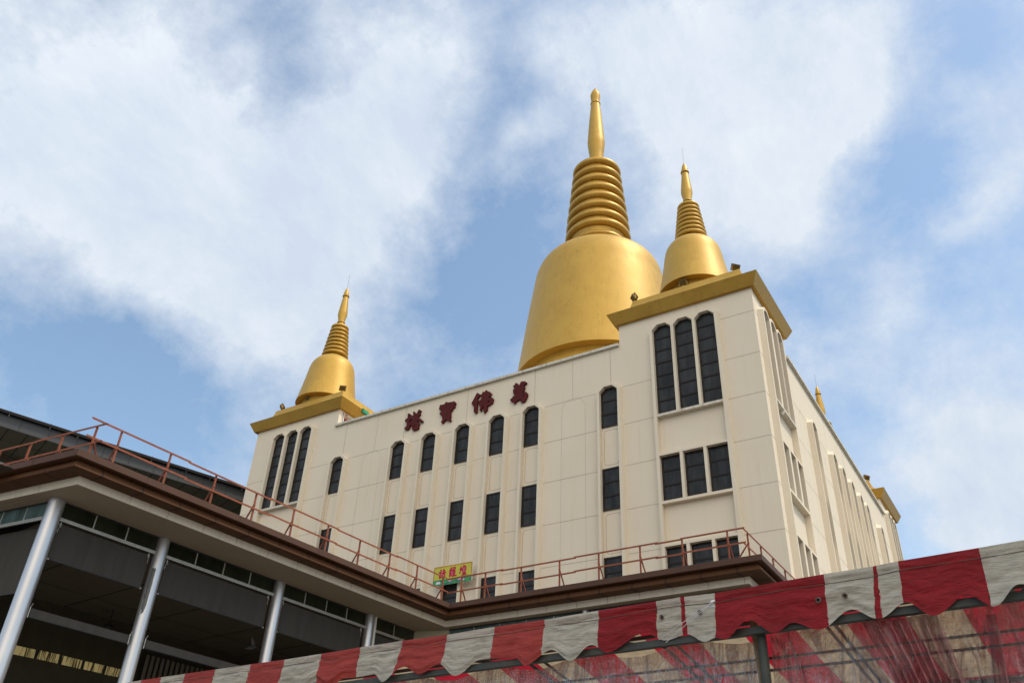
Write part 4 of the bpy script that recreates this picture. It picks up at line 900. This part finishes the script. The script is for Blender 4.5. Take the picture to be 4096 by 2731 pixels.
def sheet(s0,s1,o,zt,zb,seed,amp=.05):
    n=int((s1-s0)/.025); G=[]
    for j in range(46):
        v=j/45; row=[]
        for i in range(n+1):
            s=s0+(s1-s0)*i/n; q=mn.noise(Vector((s*5+seed,v*.9+s*.5,seed)))*amp+mn.noise(Vector((s*13+v*4,v*3.2,seed*2)))*amp*.35+mn.noise(Vector((s*26-v*9,v*11,seed)))*amp*.10
            row.append(TP(s,o+q*(.3+v*.7),zt+.03*math.sin(s*7+seed)*(1-v)-v*(zt-zb)))
        G.append(row)
    m=MB(); m.grid(G); m.build('plastic_sheet',M['plastic'],tent,80,fixn=False)
sq,_=tp(z9_(1500,1280)); sheet(sq-.6,ps-.05,.10,TH-.34,1.4,2.3); sheet(ps+.05,8.7,.12,TH-.30,1.4,7.7,.07)
# gathered fold of the plastic, pulled together at the valance and fanning out below
gm,nt,bs=newmat('gathered_plastic_sheet')
cc=mix(nt,ramp(nt,nz(nt,geo(nt,(3,3,2)),2.2,5,.6,1),.4,.62),(.10,.018,.024),(.26,.10,.10)); L(nt,cc,bs.inputs['Base Color']); bs.inputs['Roughness'].default_value=.24; bs.inputs['Specular IOR Level'].default_value=.6; bs.inputs['Alpha'].default_value=.66
bump(nt,bs,nz(nt,geo(nt,(5,5,2)),3,5,.6,1.5),.5,.03)
def gather(T0_,T1_,B0_,B1_,nf,amp,seed):
    t0,t1,b0,b1=[tp(z11(*p)) for p in (T0_,T1_,B0_,B1_)]; G=[]
    for j in range(31):
        v=j/30; row=[]
        for i in range(121):
            u=i/120; st=t0[0]+(t1[0]-t0[0])*u; zt_=t0[1]+(t1[1]-t0[1])*u; sb_=b0[0]+(b1[0]-b0[0])*u; zb_=b0[1]+(b1[1]-b0[1])*u
            ph=u*nf+.6*mn.noise(Vector((u*5,v*1.2,seed))); o=.075+amp*(.35+.65*v)*math.sin(ph*2*PI)+.012*mn.noise(Vector((u*20,v*6,seed)))
            row.append(TP(st+(sb_-st)*v,o,zt_+(zb_-zt_)*v-.03*math.sin(PI*u)*v))
        G.append(row)
    m=MB(); m.grid(G); m.build('plastic_sheet',gm,tent,80,fixn=False)
gather((925,800),(1580,730),(1300,1480),(1900,1480),8,.035,1.3)
gather((2010,740),(2090,730),(2090,1480),(2230,1480),3,.02,5.1)
# tie rope across the white panel
tie=thing('tie_rope',TP(tp(z10(1870,690))[0],-.09,TP(0,0,3.6).z),'white rope knotted at the seam of the tent valance','rope')
kx=tp(z10(1868,692)); e1=tp(z10(1385,992)); e2=tp(z10(1445,1015))
m=MB()
for e_ in (e1,e2): m.tube([TP(kx[0],-.10,kx[1]),TP((kx[0]+e_[0])/2,-.095,(kx[1]+e_[1])/2-.006),TP(e_[0],-.05,e_[1])],.0022,6)
m.build('strand',M['rope'],tie,60)
m=MB(); m.tube([TP(kx[0]-.03,-.10,kx[1]-.02),TP(kx[0],-.115,kx[1]),TP(kx[0]+.015,-.10,kx[1]+.015)],[.005,.012,.004],8); m.tube([TP(kx[0]-.03,-.10,kx[1]-.03),TP(kx[0]+.02,-.11,kx[1]-.035)],.004,6); m.build('knot',M['rope'],tie,60)

# ------------------------------------------------------------------ light and sky
SUN_EL,SUN_AZ=math.radians(60),math.radians(18)   # azimuth measured from +x towards +y
sdir=Vector((math.cos(SUN_EL)*math.cos(SUN_AZ),math.cos(SUN_EL)*math.sin(SUN_AZ),math.sin(SUN_EL)))
sl=bpy.data.lights.new('sun','SUN'); sl.energy=2.7; sl.angle=math.radians(9); sl.color=(1,.93,.80)
so=bpy.data.objects.new('sun',sl); col.objects.link(so); so.rotation_euler=sdir.to_track_quat('Z','Y').to_euler(); so.location=(30,-30,60)
w=bpy.data.worlds.new("World"); scn.world=w; w.use_nodes=True; nt=w.node_tree; nt.nodes.clear()
sky=N(nt,'ShaderNodeTexSky',sky_type='NISHITA',sun_disc=False,sun_elevation=SUN_EL,sun_rotation=math.radians(90)-SUN_AZ)
sky.air_density=1.0; sky.dust_density=1.0; sky.ozone_density=1.0
tc=N(nt,'ShaderNodeTexCoord'); V=tc.outputs['Generated']
# the cloud masses are warped by two octaves of turbulence so that their edges fray
wt=N(nt,'ShaderNodeTexNoise'); wt.inputs['Scale'].default_value=4.5; wt.inputs['Detail'].default_value=7; wt.inputs['Roughness'].default_value=.62; L(nt,V,wt.inputs['Vector'])
wa=N(nt,'ShaderNodeVectorMath',operation='SUBTRACT'); L(nt,wt.outputs['Color'],wa.inputs[0]); wa.inputs[1].default_value=(.5,.5,.5)
wb=N(nt,'ShaderNodeVectorMath',operation='SCALE'); L(nt,wa.outputs[0],wb.inputs[0]); wb.inputs[3].default_value=.17
wc=N(nt,'ShaderNodeVectorMath',operation='ADD'); L(nt,V,wc.inputs[0]); L(nt,wb.outputs[0],wc.inputs[1])
wd=N(nt,'ShaderNodeVectorMath',operation='NORMALIZE'); L(nt,wc.outputs[0],wd.inputs[0]); VW=wd.outputs[0]
def lobes(items):
    acc=None
    for (x,y_,r,a) in items:
        d=ray(x*1.7415,y_*1.7415).normalized(); ang=r*1.7415/FPX; kk=1/(ang*ang)
        dp=N(nt,'ShaderNodeVectorMath',operation='DOT_PRODUCT'); dp.inputs[1].default_value=d; L(nt,VW,dp.inputs[0])
        e1=N(nt,'ShaderNodeMath',operation='MULTIPLY_ADD'); L(nt,dp.outputs['Value'],e1.inputs[0]); e1.inputs[1].default_value=2*kk*.5; e1.inputs[2].default_value=-2*kk*.5
        e2=N(nt,'ShaderNodeMath',operation='EXPONENT'); L(nt,e1.outputs[0],e2.inputs[0])
        e3=N(nt,'ShaderNodeMath',operation='MULTIPLY_ADD'); L(nt,e2.outputs[0],e3.inputs[0]); e3.inputs[1].default_value=a
        if acc: L(nt,acc,e3.inputs[2])
        else: e3.inputs[2].default_value=0
        acc=e3.outputs[0]
    return acc
LB=[(0,150,220,.42),(180,330,190,.40),(90,380,130,.25),(300,480,140,.42),(420,560,130,.42),(540,640,120,.45),(640,720,95,.5),(720,790,70,.4),(770,850,50,.3),(520,420,150,.45),(620,540,120,.4),(740,640,90,.35),(820,560,70,.25),(800,420,120,.42),(900,440,90,.42),(950,330,90,.4),(880,240,90,.35),(960,130,80,.35),(850,60,80,.3),(1010,40,60,.25),(700,260,90,.22),(300,120,90,.22),(330,180,26,.35),(525,230,22,.45),(575,185,20,.45),(365,60,40,.25),(750,230,30,.3),(560,100,30,.2),(440,250,60,.2),
 (1240,90,70,.4),(1300,180,90,.3),(1420,60,110,.3),(1560,130,110,.4),(1480,200,90,.3),(1640,240,110,.38),(1600,380,100,.35),(1720,480,100,.38),(1830,440,90,.40),(1900,340,90,.42),(1930,230,80,.42),(1980,160,60,.38),(2040,80,50,.3),(1780,120,100,.3),(1830,240,90,.35),(1560,480,60,.25),(1870,520,50,.25),
 (1180,350,35,.38),(1130,380,35,.28),(1230,320,28,.25),(1290,400,50,.15),
 (2080,640,30,.30),(2060,700,30,.30),(2010,760,30,.28),(1940,800,30,.26),(1870,835,26,.22),(1960,600,60,.16),(1850,590,50,.14),
 (2280,230,60,.30),(2200,230,50,.2),(2320,370,40,.32),(2270,430,36,.34),(2210,470,34,.34),(2150,505,28,.28),
 (1980,895,30,.22),(2060,880,30,.18),(2250,950,100,.30),(2330,1000,90,.34),(2150,1010,70,.26),(2100,1130,60,.35),(2190,1110,60,.35),(2290,1110,60,.3),(2260,1240,60,.6),(2180,1260,36,.5),(2330,1230,60,.6),
 (60,610,60,.15),(960,600,40,.22),(880,660,60,.2),(900,740,60,.12),(300,1010,60,.1),
 (110,720,170,-.40),(280,830,130,-.36),(430,900,150,-.30),(30,560,70,-.25),(1090,520,130,-.36),(1080,180,60,-.16),(1130,240,60,-.14),(1000,760,150,-.24),(1150,660,110,-.25),(1240,480,70,-.2),(2160,110,90,-.22),(2230,60,80,-.15),(2150,330,60,-.22),(2080,380,70,-.30),(2030,520,60,-.25),(2200,620,100,-.28),(1800,720,80,-.25),(1900,700,50,-.15),(1960,970,70,-.2),(2120,1190,50,-.25),(640,90,60,-.08),(700,130,50,-.08),(1440,420,60,-.18),(1360,300,50,-.08),(870,880,80,-.15)]
lb=lobes(LB)
def wn(scale,detail,rough,dist,st=(1,1,1),off=(0,0,0)):
    mp=N(nt,'ShaderNodeMapping'); mp.inputs['Scale'].default_value=st; mp.inputs['Location'].default_value=off; L(nt,V,mp.inputs[0]); return nz(nt,mp.outputs[0],scale,detail,rough,dist)
n1=wn(2.6,5,.62,.25,(1,1,1.5)); n2=wn(9,7,.68,.15,(1,1.3,1.6),(3,1,2)); n3=wn(5.5,6,.7,.15,(1.4,.8,1.2),(7,3,1))
def ma(a,s,o): q=N(nt,'ShaderNodeMath',operation='MULTIPLY_ADD'); L(nt,a,q.inputs[0]); q.inputs[1].default_value=s; (L(nt,o,q.inputs[2]) if not isinstance(o,(int,float)) else setattr(q.inputs[2],'default_value',o)); return q.outputs[0]
mp5=N(nt,'ShaderNodeMapping'); mp5.inputs['Rotation'].default_value=(.5,.9,.35); mp5.inputs['Scale'].default_value=(1.2,6.5,3.0); L(nt,V,mp5.inputs[0]); n5=nz(nt,mp5.outputs[0],2.0,7,.62,.9)
n4=wn(22,6,.7,.5,(1,1.4,1.2),(5,2,8))
dn=ma(lb,.74,ma(n1,.62,ma(n2,.62,ma(n3,.62,ma(n4,.26,ma(n5,.28,-.77))))))
cl=ramp(nt,dn,.16,.95); 
bg1=N(nt,'ShaderNodeBackground'); sc_=mix(nt,1.0,sky.outputs[0],(1.36,1.43,1.34),'MULTIPLY'); L(nt,sc_,bg1.inputs[0]); bg1.inputs[1].default_value=.15
bg2=N(nt,'ShaderNodeBackground')
# bright warm sky lobes added out of view to light the front facade
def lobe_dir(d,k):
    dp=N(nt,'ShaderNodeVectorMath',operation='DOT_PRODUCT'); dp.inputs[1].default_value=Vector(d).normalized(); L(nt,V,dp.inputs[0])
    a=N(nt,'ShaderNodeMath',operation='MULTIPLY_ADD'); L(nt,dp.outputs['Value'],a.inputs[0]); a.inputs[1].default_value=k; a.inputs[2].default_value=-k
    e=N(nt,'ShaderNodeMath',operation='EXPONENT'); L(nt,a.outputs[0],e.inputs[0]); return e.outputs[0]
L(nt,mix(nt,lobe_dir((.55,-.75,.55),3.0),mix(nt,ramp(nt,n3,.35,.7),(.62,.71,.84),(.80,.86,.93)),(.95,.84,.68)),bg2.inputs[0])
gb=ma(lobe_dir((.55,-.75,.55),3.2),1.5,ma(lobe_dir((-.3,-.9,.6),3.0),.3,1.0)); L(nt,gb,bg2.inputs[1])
hz=ma(cl,.93,.05)
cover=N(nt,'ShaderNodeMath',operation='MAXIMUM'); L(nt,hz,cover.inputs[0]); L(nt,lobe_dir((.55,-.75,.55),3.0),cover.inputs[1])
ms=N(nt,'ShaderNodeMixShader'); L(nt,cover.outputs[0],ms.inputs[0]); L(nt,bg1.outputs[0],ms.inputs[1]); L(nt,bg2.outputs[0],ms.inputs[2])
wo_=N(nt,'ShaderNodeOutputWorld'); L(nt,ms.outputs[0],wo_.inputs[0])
w.cycles.sampling_method='MANUAL'; w.cycles.sample_map_resolution=256
